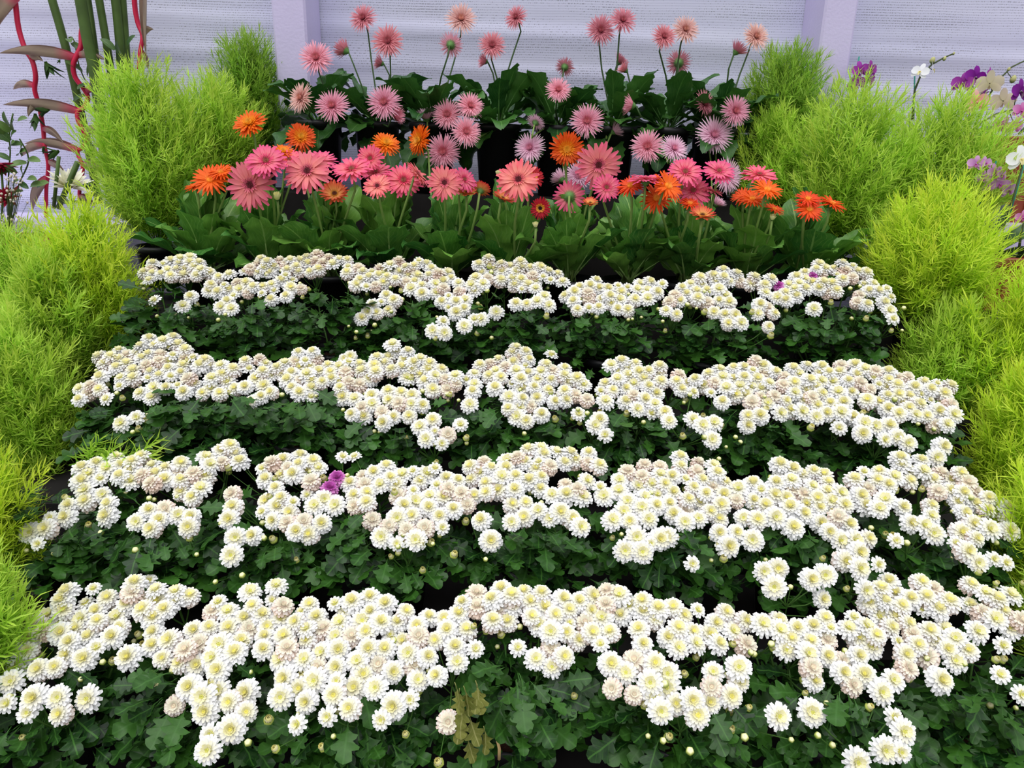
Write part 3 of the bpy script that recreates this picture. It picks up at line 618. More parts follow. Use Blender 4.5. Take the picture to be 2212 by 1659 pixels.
# ------------------------------------------------------------------ gerberas
def gerbera_head(kind, seed):
    "unit radius head facing +Z"
    rr = random.Random(seed); mb = MB()
    NAR = (.5, .85, .9, .6, .18); RND = (.35, .75, 1.0, .95, .42); PT = (.4, .8, 1.0, .75, .2)
    def lay(n, L, w, el, c0, c1, prof, cu=-8, r0=.06, z0=0):
        off = rr.uniform(0, 6.28)
        for k in range(n):
            pk = rr.uniform(0, .36) if kind == 'coral' else rr.uniform(0, .1) if kind == 'magenta' else 0
            petal(mb, off + 6.2832 * k / n + rr.uniform(-.07, .07), r0, z0, (L - r0) * rr.uniform(.9, 1.05), w * rr.uniform(.85, 1.1), R(el + rr.uniform(-6, 6)), R(cu + rr.uniform(-10, 10)), .2, prof, c0, mixc(c1, srgb(246, 176, 150), pk), twist=rr.uniform(-.3, .3))
    if kind in ('pink', 'rose', 'cream', 'pale'):
        a, b_, c = {'pink': (srgb(226, 132, 150), srgb(240, 176, 196), srgb(206, 108, 124)), 'rose': (srgb(206, 112, 128), srgb(222, 146, 158), srgb(186, 92, 108)),
                    'cream': (srgb(220, 158, 152), srgb(234, 192, 184), srgb(204, 134, 126)), 'pale': (srgb(238, 176, 204), srgb(248, 208, 228), srgb(222, 140, 172))}[kind]
        lay(32, 1.0, .115, 4, b_, b_, NAR); lay(32, .93, .11, 14, a, b_, NAR); lay(30, .76, .09, 25, a, b_, NAR); lay(28, .56, .075, 38, a, b_, NAR); lay(26, .42, .06, 50, c, a, NAR, r0=.08); lay(20, .3, .05, 64, c, c, NAR, r0=.06)
    elif kind.endswith('_cup'):
        a, b_ = {'pink': (srgb(224, 130, 150), srgb(236, 166, 186)), 'rose': (srgb(204, 112, 128), srgb(218, 140, 154)), 'pale': (srgb(236, 176, 204), srgb(246, 206, 226))}[kind[:-4]]
        lay(26, 1.25, .15, 38, a, b_, NAR, 10, .14, -.1); lay(26, 1.2, .14, 50, a, b_, NAR, 10, .12, -.1); lay(22, 1.05, .12, 62, a, b_, NAR, 10, .1, -.1); lay(18, .8, .1, 74, a, b_, NAR, 6, .06, -.1)
    elif kind == 'coral':
        a, b_ = srgb(244, 158, 140), srgb(231, 86, 122)
        lay(22, 1.0, .20, 0, a, b_, RND, -14); lay(22, .92, .19, 9, a, b_, RND, -10); lay(20, .40, .075, 34, srgb(214, 64, 100), srgb(238, 120, 136), PT)
    elif kind == 'magenta':
        a, b_ = srgb(240, 150, 140), srgb(236, 74, 136)
        lay(24, 1.0, .18, 2, a, b_, RND, -12); lay(24, .9, .17, 12, a, b_, RND, -8); lay(22, .45, .075, 32, srgb(222, 40, 96), srgb(240, 92, 130), PT)
    elif kind == 'double':
        a, b_ = srgb(242, 144, 30), srgb(234, 92, 14)
        lay(26, 1.0, .15, 2, b_, b_, RND, -8); lay(26, .92, .145, 14, a, b_, RND); lay(24, .76, .12, 26, a, b_, RND); lay(24, .58, .10, 38, srgb(248, 176, 40), a, PT); lay(20, .42, .085, 52, srgb(250, 190, 50), srgb(244, 160, 40), PT)
    elif kind == 'orange':
        a, b_ = srgb(240, 108, 24), srgb(234, 74, 14)
        lay(22, 1.0, .17, 2, a, b_, PT, -14); lay(22, .88, .16, 12, a, b_, PT, -8)
    elif kind == 'red':
        a, b_ = srgb(206, 40, 26), srgb(184, 16, 26)
        lay(24, 1.0, .18, 4, a, b_, RND, -10); lay(24, .9, .17, 14, a, b_, RND); lay(22, .46, .11, 26, srgb(240, 190, 60), srgb(236, 150, 40), RND)
    elif kind == 'flame':
        a, b_ = srgb(246, 200, 110), srgb(218, 44, 50)
        lay(22, 1.0, .2, 14, a, b_, RND, 6); lay(22, .9, .19, 26, a, b_, RND, 6)
    elif kind == 'bud':
        a, b_ = srgb(238, 236, 170), srgb(244, 240, 190)
        lay(14, 1.3, .36, 62, a, b_, RND, 30, .3); lay(12, 1.2, .34, 76, a, b_, RND, 30, .2)
    return mb.mesh('flower_head', M_PETAL_G)
def gerbera_center(kind):
    mb = MB()
    kind = kind.replace('_cup', '')
    spec = {'pink': (.13, srgb(216, 124, 134), srgb(212, 118, 134), .2), 'rose': (.13, srgb(190, 96, 108), srgb(190, 96, 112), .2), 'cream': (.13, srgb(214, 152, 136), srgb(214, 150, 136), .2), 'pale': (.13, srgb(226, 150, 176), srgb(224, 146, 176), .2),
            'coral': (.22, srgb(96, 34, 40), srgb(176, 44, 74), .03), 'magenta': (.2, srgb(150, 90, 70), srgb(206, 40, 86), .04), 'double': (.18, srgb(214, 150, 36), srgb(250, 180, 46), .2),
            'orange': (.2, srgb(240, 170, 60), srgb(246, 150, 50), .05), 'red': (.28, srgb(30, 16, 14), srgb(110, 50, 24), .04), 'flame': (.24, srgb(90, 40, 24), srgb(240, 180, 70), .12), 'bud': (.2, srgb(220, 220, 140), srgb(220, 220, 140), .3)}[kind]
    rad, ca, cb, zc = spec
    mb.lathe([(rad, zc - .06), (rad * .97, zc), (rad * .6, zc + .03), (.005, zc + .02)], 14, [cb, cb, ca, ca])
    for k in range(48):
        t = math.sqrt((k + .5) / 48); r = rad * t * 1.08; c = mixc(ca, cb, t ** 2)
        petal(mb, k * 2.39996, r * .9, zc + .02 * (1 - t), .07 + .05 * t, .04, R(80 - 35 * t), R(30), .2, (.7, 1, .5), c, mixc(c, (1, .9, .7), .12))
    return mb.mesh('flower_center', M_CENTER)
GK = ['pink_cup', 'rose_cup', 'pale_cup', 'pink', 'rose', 'cream', 'pale', 'coral', 'magenta', 'double', 'orange', 'red', 'flame', 'bud']
GHEAD = {k: [gerbera_head(k, 300 + 10 * i + j) for j in range(2)] for i, k in enumerate(GK)}
GCENT = {k: gerbera_center(k) for k in GK}
def make_calyx():
    mb = MB(); mb.lathe([(.04, -.34), (.12, -.30), (.25, -.14), (.28, -.02), (.2, .02)], 12)
    for k in range(18):
        petal(mb, 6.283 * k / 18, .2, -.2, .3, .09, R(48), R(-20), .1, (1, .8, .3))
    return mb.mesh('calyx', M_CALYX)
CALYX = make_calyx()
def gerbera_leaf(seed, mat):
    rr = random.Random(seed); mb = MB(); n = 17
    droop = rr.uniform(.5, 1.4); fold = rr.uniform(.1, .35); wav = rr.uniform(.04, .09); ph = rr.uniform(0, 6)
    vs, us = [], []; pos = [0.0, 0.0]; e = R(10)
    for i in range(n):
        t = i / (n - 1)
        w = .20 * (math.sin(math.pi * min(1, .06 + t * .94)) ** .62) * (.55 + .6 * t if t < .75 else 1.0 - (t - .75) * .6)
        w = max(.012, w * (1 + (.22 if i % 3 == 0 else -.10) * (1 - t * .55)))
        y, z = pos; e = R(22) - droop * t * t * .9
        for k in range(5):
            s_ = (k - 2) / 2; edge = abs(s_)
            zz = z + edge * edge * w * fold * 1.6 + wav * edge * math.sin(t * 17 + ph + (1.5 if s_ > 0 else 0)) * .55 + .008 * math.sin(t * 40) * edge
            vs.append((s_ * w * (1 - fold * .25), y, zz)); us.append((.5 + s_ * .5, t))
        pos[0] += math.cos(e) / (n - 1); pos[1] += math.sin(e) / (n - 1)
    fs = []
    for i in range(n - 1):
        for k in range(4):
            a = i * 5 + k; fs.append((a, a + 1, a + 6, a + 5))
    mb.add(vs, fs, None, us)
    mb.tube([(0, -.30, -.16), (0, -.15, -.06), (0, 0, 0), (0, .35, vs[6 * 5 + 2][2] - .004)], [.02, .016, .014, .005], 5)
    return mb.mesh('leaf', mat)
GLEAF = [gerbera_leaf(400 + i, M_GLEAF) for i in range(7)]
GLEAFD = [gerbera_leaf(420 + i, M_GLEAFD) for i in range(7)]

# (px, py, diameter px, kind, azimuth deg [0 = to the path, + = right], elevation deg)
BACKF = [(785,40,58,'rose',-14,22),(838,90,66,'rose',0,16),(683,126,70,'pink',4,20),(747,110,44,'rose',-112,26),(824,137,34,'rose',-75,20),(996,42,64,'cream',5,22),(974,97,50,'pink',165,18),(1063,99,56,'rose',5,18),(1049,133,32,'rose',-70,16),(1115,38,50,'rose',-32,18),(1220,145,40,'rose',162,24),(1206,195,54,'pink',5,22),(1298,66,60,'rose',0,12),(1345,45,56,'rose',8,24),(1337,135,36,'rose',70,50),(1351,152,34,'rose',-80,40),(1434,80,52,'rose',10,20),(1480,65,58,'cream',8,22),(1466,136,50,'rose',170,10),(1590,112,42,'rose',95,52),(1632,80,58,'cream',15,20),
 (651,212,64,'cream',-30,18),(718,230,72,'pink',0,24),(830,222,72,'pink',0,16),(853,250,40,'pink',60,10),(922,255,42,'pale',-20,74),(966,248,64,'pink',0,14),(1016,230,60,'pink',20,24),(1007,285,64,'pink',15,14),(957,328,74,'pink',0,10),(1268,262,70,'pink',-6,12),(1157,265,40,'pale',150,40),(1145,320,66,'pale',-16,18),(1326,285,38,'pale',95,36),(1366,228,44,'pink',-100,8),(1521,225,58,'rose',42,18),(1588,240,64,'pink',6,10),(1542,292,78,'pale',0,16),(1398,317,70,'pink',-8,14),(1455,322,62,'pale',14,28),(1570,380,74,'pale',20,10),(1250,380,62,'pale',-10,12),(1213,388,42,'pale',-140,30),(1548,442,36,'pale',60,60)]
FRONTF = [(541,400,104,'coral',-6,10),(575,348,84,'magenta',4,42),(664,370,98,'coral',0,34),(690,348,74,'magenta',10,62),(625,345,56,'magenta',0,50),(760,366,82,'magenta',-6,56),(800,342,56,'magenta',-5,20),(812,372,64,'magenta',0,60),(815,402,60,'coral',-4,40),(872,390,80,'magenta',5,38),(902,376,60,'coral',80,40),(960,395,74,'coral',4,20),(1003,388,56,'magenta',40,30),(1008,418,44,'flame',10,66),(1038,412,44,'flame',160,40),(1085,430,50,'flame',50,60),(1120,388,90,'coral',-4,26),(1150,384,50,'red',20,20),(1167,450,45,'red',0,10),(723,420,62,'flame',6,42),(1230,425,66,'magenta',175,-8),(1293,357,94,'coral',0,8),(1310,405,60,'magenta',6,24),(1275,440,36,'flame',0,66),(1395,388,74,'magenta',-6,82),(1480,372,74,'magenta',0,44),(1497,412,76,'magenta',0,36),(1553,370,68,'magenta',0,50),(1535,412,54,'coral',60,76),(1517,467,56,'flame',-4,64),(1640,378,72,'magenta',-2,66),
 (540,268,68,'double',-8,46),(650,297,62,'double',18,28),(612,330,52,'double',20,60),(834,312,60,'double',20,44),(907,303,62,'double',-42,12),(1224,322,70,'double',0,6),
 (455,388,80,'orange',4,44),(478,372,58,'orange',-10,58),(422,402,50,'orange',-40,66),(1362,402,62,'orange',-30,50),(1442,402,76,'orange',30,36),(1418,428,70,'orange',-6,32),(1490,440,50,'orange',10,66),(1605,424,50,'orange',-30,50),(1625,430,60,'orange',-2,58),(1657,410,70,'orange',8,56),(1672,452,46,'orange',30,64),(1748,452,62,'orange',0,38),(1745,430,56,'orange',-6,58),(1797,440,62,'orange',36,66),
 (599,430,28,'bud',0,70),(1157,490,20,'bud',-20,70),(1080,378,20,'bud',-60,60),(1668,474,20,'bud',0,70)]
FP = [440, 575, 705, 840, 975, 1105, 1235, 1365, 1495, 1625, 1755]
BP = [690, 815, 935, 1075, 1205, 1325, 1440, 1545]
FLAB = ['orange gerbera plant at the left end beside the feathery green bush', 'gerbera plant bearing the biggest coral flower with dark centre', 'gerbera plant right of the biggest coral flower, with wide coral bloom',
 'gerbera plant under the dense pink flower cluster left of centre', 'gerbera plant with coral and small red yellow flowers beside the pink cluster', 'gerbera plant with coral bloom above the small red flower', 'gerbera plant with the tall coral flower beside the orange pompom bloom',
 'gerbera plant with pink flower among orange blooms right of centre', 'gerbera plant carrying three pink flowers and a small red one', 'gerbera plant with the orange bunch and one pink flower on top', 'gerbera plant with three orange flowers at the right end']
BLAB = ['pale pink spider gerbera in black pot before the left lilac pillar', 'pale pink spider gerbera second from the left lilac pillar', 'pale pink spider gerbera with four blooms bunched together', 'pale pink spider gerbera with two tall blooms in the middle of the net',
 'pale pink spider gerbera behind the round orange bloom', 'pale pink spider gerbera with two tall touching blooms', 'pale pink spider gerbera with tall cream pink bloom right of centre', 'pale pink spider gerbera next to the right feathery bush']
def build_gerberas(flowers, plants, labels, Yb, rim, potme, soil, leaves, back):
    rr = random.Random(5 if back else 6)
    base = [P(p, 480 if not back else 280, Yb).x for p in plants]
    own = [[] for _ in plants]
    for f in flowers:
        x = P(f[0], f[1], Yb).x; own[min(range(len(plants)), key=lambda i: abs(base[i] - x))].append(f)
    for i, bx in enumerate(base):
        root = thing('gerbera_plant', labels[i], 'potted flower', (bx, Yb, rim), 'back row of spider gerberas' if back else 'front row of gerberas')
        pot(root, potme, soil); O = Vector((bx, Yb, rim))
        for (px, py, dia, kind, az, el) in own[i]:
            Y = Yb + rr.uniform(-.10, .08) - (.05 if not back else 0) - (.08 if dia > 80 else 0)
            if back and py > 175: Y -= .19
            if back and py > 300: Y -= .08
            if not back and kind == 'double': Y += .12
            elif not back and py > 385: Y -= .07
            p = P(px, py, Y) - O; rad = dia / 2 / FPX * (Y * 1.0) * 1.04
            d = Vector((math.sin(R(az)) * math.cos(R(el)), -math.cos(R(az)) * math.cos(R(el)), math.sin(R(el))))
            if back and kind in ('pink', 'rose', 'pale') and (55 <= abs(az) <= 140 or el >= 60): kind += '_cup'
            h = link('flower_head', rr.choice(GHEAD[kind]), root, p, aim(d, rr.uniform(0, 6.28)), rad)
            link('flower_center', GCENT[kind], h); link('calyx', CALYX, h)
            neck = p - d * rad * .32
            s0 = Vector((rr.uniform(-.03, .03) + .12 * p.x, rr.uniform(-.03, .03), .0))
            sm = MB(); k1 = neck - Vector((d.x * .02, d.y * .02, .03 + .02 * max(0, d.z))) if d.z < .9 else neck - Vector((0, 0, .04))
            bow = Vector((rr.uniform(-.012, .012), 0, 0))
            path = [s0, s0.lerp(k1, .35) + bow, s0.lerp(k1, .7) + bow, k1, neck]
            w = .0042 if not back else .0032
            sm.tube(path, [w * 1.15, w, w * .95, w * .9, w * .9], 6)
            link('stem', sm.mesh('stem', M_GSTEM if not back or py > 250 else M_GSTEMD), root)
        n = 28 if not back else 30
        for k in range(n):
            a = k * 2.39996 + rr.uniform(-.3, .3); ring = k / n
            L = rr.uniform(.16, .24) if not back else rr.uniform(.15, .22)
            el = (R(rr.uniform(0, 30)) if ring > .5 else R(rr.uniform(26, 66))) if not back else (R(rr.uniform(-65, 8)) if ring > .42 else R(rr.uniform(8, 42)))
            if not back and k % 4 == 1: L, el, a = rr.uniform(.21, .27), R(rr.uniform(56, 78)), rr.uniform(.2, 2.9)
            o = Vector((math.cos(a) * math.cos(el), math.sin(a) * math.cos(el), math.sin(el)))
            up = Vector((rr.uniform(-.3, .3), rr.uniform(-.3, .3), 1)) if el < R(60) else Vector((math.cos(a) * -1, math.sin(a) * -1, .6))
            x = o.cross(up).normalized(); m = Matrix((x, o, x.cross(o))).transposed()
            link('leaf', rr.choice(leaves), root, o * (.045) + Vector((0, 0, .012)), m.to_quaternion(), (L * 1.1 * rr.uniform(.95, 1.5), L, L))
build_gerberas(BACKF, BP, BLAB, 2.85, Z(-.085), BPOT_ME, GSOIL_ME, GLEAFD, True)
build_gerberas(FRONTF, FP, FLAB, 2.40, GRIM, GPOT_ME, GSOIL_ME, GLEAF, False)

# ------------------------------------------------------------------ feathery bushes (kochia)
def needle(mb, p, d, L, w, c0, c1, rr):
    d = d.normalized(); s = d.cross(Vector((rr.uniform(-.4, .4), rr.uniform(-.4, .4), 1)))
    s = s.normalized() if s.length > 1e-3 else Vector((1, 0, 0))
    bend = Vector((rr.uniform(-.6, .6), rr.uniform(-.6, .6), rr.uniform(-.2, .8)))
    p1 = p + d * L * .5; d2 = (d + bend).normalized(); p2 = p1 + d2 * L * .5
    vs = [p - s * w * .35, p + s * w * .35, p1 - s * w * .5, p1 + s * w * .5, p2]
    mb.add(vs, [(0, 1, 3, 2), (2, 3, 4)], [c0, c0, mixc(c0, c1, .6), mixc(c0, c1, .6), c1])
def kochia_branch(seed, length, tone):
    rr = random.Random(seed); mb = MB()
    lo, hi, tip = tone
    bend = Vector((rr.uniform(-.1, .1), rr.uniform(-.1, .1), 0))
    def at(t): return Vector((0, 0, length * t)) + bend * length * t * t
    mb.tube([at(0), at(.35), at(.7), at(1)], [.0022, .0018, .0013, .0006], 4, [lo, mixc(lo, hi, .5), hi, hi])
    def leaves(f, n, t0, L, g0, g1):
        for k in range(n):
            t = t0 + (1 - t0) * (k + rr.random()) / n; a = k * 2.39996 + rr.uniform(-.4, .4)
            p = f(t); ax = (f(min(1, t + .05)) - f(t - .05)).normalized()
            u = ax.cross(Vector((math.cos(a), math.sin(a), .1))).normalized()
            e = R(rr.uniform(18, 55)) if t < .85 else R(rr.uniform(58, 82))
            d = u * math.cos(e) + ax * math.sin(e)
            g = g0 + (g1 - g0) * t
            c0, c1 = mixc(lo, hi, g), mixc(mixc(lo, hi, g), tip, .25 + .55 * g)
            needle(mb, p, d, L * rr.uniform(.6, 1.15) * (1 - .45 * max(0, t - .6)), rr.uniform(.0021, .0036), c0, c1, rr)
    leaves(at, int(190 * length), .10, .054, .1, 1.0)
    nb = int(26 * length) + 2
    for j in range(nb):
        t = .18 + .68 * j / nb; a = j * 2.39996 + rr.uniform(-.4, .4); b0 = at(t)
        e = R(rr.uniform(40, 62)); L = length * rr.uniform(.20, .34) * (1.2 - .6 * t)
        dv = Vector((math.cos(a) * math.cos(e), math.sin(a) * math.cos(e), math.sin(e)))
        f = lambda q, b0=b0, dv=dv, L=L: b0 + dv * L * q + Vector((0, 0, .25 * L * q * q))
        mb.tube([f(0), f(.5), f(1)], [.0011, .0009, .0005], 3, [lo, hi, hi], cap=False)
        leaves(f, int(240 * L) + 6, .1, .042, .15 + .4 * t, .45 + .55 * t)
    return mb.mesh('branch', M_NEEDLE)
TONE = {'lime': (srgb(150, 200, 36), srgb(214, 240, 62), srgb(240, 252, 98)), 'green': (srgb(132, 186, 48), srgb(190, 226, 72), srgb(222, 244, 112)), 'deep': (srgb(96, 150, 44), srgb(148, 194, 62), srgb(190, 224, 92))}
KB = {t: [kochia_branch(500 + 10 * i + j, (.17, .26, .36)[j // 3], TONE[t]) for j in range(9)] for i, t in enumerate(TONE)}
KPOT = make_pot(.08, .14)
KO = [('left end, tall pale bush between the hanging red blooms and the orange gerberas', 345, 108, 530, 112, 2.55, 'green'),
 ('pale bush tucked behind the tall one, left of the lilac pillar', 475, 150, 430, 88, 2.75, 'green'),
 ('deep green bush hugging the left lilac pillar', 553, 52, 350, 60, 3.02, 'deep'),
 ('yellow green bush beside the left end of the topmost white tier', 222, 412, 780, 98, 2.12, 'lime'),
 ('green bush at the left picture edge under the terracotta planter', 60, 455, 800, 115, 2.18, 'green'),
 ('long bush at the left picture edge beside the second white tier', 85, 668, 1060, 112, 1.78, 'green'),
 ('bright bush at the left picture edge beside the third white tier', 8, 915, 1320, 100, 1.33, 'lime'),
 ('lowest bush at the left picture edge above the bottom tier', -8, 1140, 1540, 100, 1.10, 'green'),
 ('deep green bush against the right lilac pillar', 1680, 84, 340, 84, 2.96, 'deep'),
 ('small bush right of the spider gerberas', 1645, 215, 500, 72, 2.78, 'green'),
 ('pale bush below the right lilac pillar', 1800, 158, 560, 118, 2.6, 'green'),
 ('pale bush below the white orchid spray', 1995, 185, 560, 132, 2.62, 'green'),
 ('bright bush in front, right of the orange gerberas', 1990, 372, 700, 130, 2.2, 'lime'),
 ('bright bush at the right picture edge under the brown planter', 2150, 555, 980, 125, 1.95, 'lime'),
 ('bush at the right end of the topmost white tier', 2015, 640, 920, 105, 2.02, 'green'),
 ('bush beside the right end of the second white tier', 2165, 760, 1130, 105, 1.72, 'lime'),
 ('bush at the right picture edge beside the third white tier', 2205, 950, 1330, 100, 1.36, 'lime'),
 ('yellow green bush between the orange gerberas and the topmost white tier', 1905, 430, 700, 80, 2.36, 'green'),
 ('small bush at the right picture edge below the orchid planter', 2225, 640, 1000, 80, 2.1, 'lime'),
 ('small bush at the left picture edge behind the yellow green one', 140, 520, 860, 90, 2.0, 'green'),
 ('lowest bush at the right picture edge', 2260, 1120, 1480, 80, 1.22, 'green')]
KLAB = {0: 'tall pale green feathery bush beside the hanging red flowers', 1: 'pale feathery bush between the tall bush and the left lilac pillar'}
def build_kochia():
    rr = random.Random(11)
    for i, (lab, px, yt, yb, hw, Y, tone) in enumerate(KO):
        top, bot = P(px, yt, Y), P(px, yb, Y); H = top.z - bot.z; hwm = hw * 1.14 / FPX * Y
        lab2 = 'feathery ' + lab if i not in KLAB else KLAB[i]
        root = thing('kochia_bush', lab2, 'bush', (bot.x, Y, bot.z), 'feathery green kochia bushes')
        pot(root, KPOT, SOIL_ME)
        n = int(30 + 130 * hwm + 50 * H * 1.0)
        for k in range(n):
            # tip on an egg shaped surface
            u = (k + .5) / n; th = math.acos(1 - 1.62 * u); ph = k * 2.39996
            rad = hwm * rr.uniform(.6, 1.08); cz, a = H * .54, H * .46
            tip = Vector((rad * math.sin(th) * math.cos(ph), rad * math.sin(th) * math.sin(ph), cz + a * math.cos(th) * rr.uniform(.84, 1.06)))
            rh = math.hypot(tip.x, tip.y)
            st = Vector((tip.x * .12, tip.y * .12, max(.0, tip.z - rh * rr.uniform(1.1, 1.7) - .10)))
            v = tip - st; L = v.length
            if L < .06: continue
            idx = 0 if L < .21 else 1 if L < .31 else 2
            ref = (.17, .26, .36)[idx]
            link('branch', KB[tone][idx * 3 + rr.randrange(3)], root, st, aim(v, rr.uniform(0, 6.28)), L / ref)
build_kochia()
def sprig():                                     # one long branch of the edge bush reaches over the third tier
    root = [o for o in bpy.data.objects if o.name.startswith('kochia_bush') and 'beside the second white tier' in o['label']][0]
    for a, b_ in (((150, 1005), (262, 982)), ((165, 1000), (335, 992)), ((200, 1000), (300, 1012))):
        A, B = P(*a, 1.60), P(*b_, 1.53); v = B - A
        link('branch', KB['green'][0], root, A - root.location, aim(v), v.length / .17)
sprig()

# ------------------------------------------------------------------ terracotta planters
def planter(label, x0, x1, y0, y1, ztop, h, group=None):
    "tapered rectangular planter with a lipped rim and upright ribs"
    root = thing('terracotta_planter', label, 'planter', ((x0 + x1) / 2, (y0 + y1) / 2, ztop - h), group)
    wx, wy = (x1 - x0) / 2, (y1 - y0) / 2
    def ring(s, z, e=0): return [(-wx * s - e, -wy * s - e, z), (wx * s + e, -wy * s - e, z), (wx * s + e, wy * s + e, z), (-wx * s - e, wy * s + e, z)]
    mb = MB(); vs = ring(.86, 0) + ring(.98, h * .86) + ring(.92, h * .86) + ring(.84, .02)
    fs = [(3, 2, 1, 0)] + [(a * 4 + i, a * 4 + (i + 1) % 4, a * 4 + 4 + (i + 1) % 4, a * 4 + 4 + i) for a in range(3) for i in range(4)] + [(12, 13, 14, 15)]
    mb.add(vs, fs); b = link('body', mb.mesh('planter_body', M_TERRA, False), root)
    mb = MB(); vs = ring(1, h * .84) + ring(1, h * .84, .012) + ring(1, h * .98, .016) + ring(1, h, .012) + ring(.95, h) + ring(.95, h * .84)
    mb.add(vs, [(a * 4 + i, a * 4 + (i + 1) % 4, (a * 4 + 4 + (i + 1) % 4) % 24, (a * 4 + 4 + i) % 24) for a in range(6) for i in range(4)])
    link('rim', mb.mesh('planter_rim', M_TERRA, False), root)
    rb = MB(); rb.add([(-.006, 0, 0), (.006, 0, 0), (.004, -.006, 0), (-.004, -.006, 0), (-.006, 0, 1), (.006, 0, 1), (.004, -.006, 1), (-.004, -.006, 1)], [(0, 1, 5, 4), (2, 3, 7, 6), (1, 2, 6, 5), (3, 0, 4, 7), (4, 5, 6, 7)])
    rm = rb.mesh('rib', M_TERRA, False); n = max(3, int((x1 - x0) / .09))
    for k in range(n):
        u = -1 + 2 * (k + .5) / n; o = link('rib', rm, root, (wx * .87 * u, -wy * .865, .01), None, (1, 1, h * .83))
        o.rotation_euler = (math.atan2(wy * .12, h * .86), 0, 0)
    sb = MB(); sb.add(ring(.9, h * .8), [(0, 1, 2, 3)]); link('soil', sb.mesh('planter_soil', M_SOIL), root)
    return root
a = P(2100, 292, 2.72); planter('large brown planter holding orchids in front of the net', a.x, a.x + .75, 2.72, 2.92, a.z, .30, 'brown planters')
a = P(2128, 556, 2.28); planter('brown planter with big orchid leaves above the bright bushes', a.x, a.x + .6, 2.28, 2.46, a.z, .17, 'brown planters')
a = P(112, 518, 2.5); planter('brown planter under the hanging red flowers', a.x - .8, a.x, 2.5, 2.68, a.z, .17, 'brown planters')

# ------------------------------------------------------------------ orchids
M_ORCH = mat_petal('orchid_petal', 0.5, 0.25, 0.05)
M_OSTEM = mat_plain('orchid_stem', srgb(70, 84, 48), .5, .3, .2)
M_STAKE = mat_plain('teal_stake', srgb(32, 140, 124), .4, .4)
M_OLEAF = mat_leaf('orchid_leaf', srgb(38, 66, 34), srgb(92, 124, 76), srgb(70, 100, 60), .3, .05, 1.0, .6)
def orchid_flower(c0, c1):
    mb = MB(); OV = (.35, .8, 1.0, .9, .4); RD = (.4, .9, 1.05, .95, .45)
    for a, L, w, z in ((90, 1, .62, -.03), (215, 1, .58, -.03), (325, 1, .58, -.03)): petal(mb, R(a), .05, z, L, w, R(4), R(-14), .1, OV, c0, c1)
    for a in (8, 172): petal(mb, R(a), .05, .02, 1.0, .98, R(8), R(-20), .12, RD, c0, c1)
    return mb.mesh('flower', M_ORCH)
def orchid_lip(c):
    mb = MB(); petal(mb, R(270), .02, .06, .5, .34, R(35), R(-60), .5, (.6, 1, .8, .5), c, mixc(c, (1, 1, 1), .15))
    for a in (250, 290): petal(mb, R(a), .02, .08, .25, .2, R(60), R(20), .4, (.6, 1, .6), c, c)
    mb.lathe([(.05, .0), (.08, .1), (.05, .2), (.005, .22)], 8, mixc(c, (1, 1, 1), .4)); return mb.mesh('lip', M_ORCH)
OC = {'purple': (srgb(150, 40, 150), srgb(172, 70, 176), srgb(120, 10, 90)), 'deep': (srgb(112, 14, 128), srgb(140, 30, 156), srgb(90, 0, 80)), 'white': (srgb(246, 246, 250), srgb(250, 250, 252), srgb(240, 230, 160)),
      'cream': (srgb(226, 214, 180), srgb(236, 220, 200), srgb(214, 190, 150)), 'peach': (srgb(236, 130, 130), srgb(240, 196, 186), srgb(196, 40, 70)), 'magenta': (srgb(206, 90, 176), srgb(226, 150, 206), srgb(170, 10, 130)), 'violet': (srgb(196, 120, 202), srgb(226, 172, 228), srgb(190, 70, 170))}
OF = {k: (orchid_flower(v[0], v[1]), orchid_lip(v[2])) for k, v in OC.items()}
def leafshape(n=10, w=.3, droop=.5, mat=None):
    mb = MB(); vs, us = [], []; y = z = 0
    for i in range(n):
        t = i / (n - 1); hw = w / 2 * max(.03, math.sin(math.pi * (.08 + .9 * t)) ** .6); e = R(25) - droop * 2 * t
        for k in range(5):
            q = (k - 2) / 2; vs.append((q * hw, y, z + abs(q) * hw * .35)); us.append((.5 + q * .5, t))
        y += math.cos(e) / (n - 1); z += math.sin(e) / (n - 1)
    mb.add(vs, [(i * 5 + k, i * 5 + k + 1, i * 5 + k + 6, i * 5 + k + 5) for i in range(n - 1) for k in range(4)], None, us)
    return mb.mesh('leaf', mat)
OLEAF = leafshape(10, .36, .55, M_OLEAF)
def obud():
    mb = MB(); mb.lathe([(.0005, -.6), (.35, -.4), (.5, 0), (.35, .5), (.0005, .75)], 10, [srgb(120, 140, 80)] * 2 + [srgb(190, 190, 130)] * 3); return mb.mesh('bud', M_BUD)
OBUD = obud()
def orient(o, up):
    o = Vector(o).normalized(); x = o.cross(Vector(up)).normalized(); return Matrix((x, o, x.cross(o))).transposed().to_quaternion()
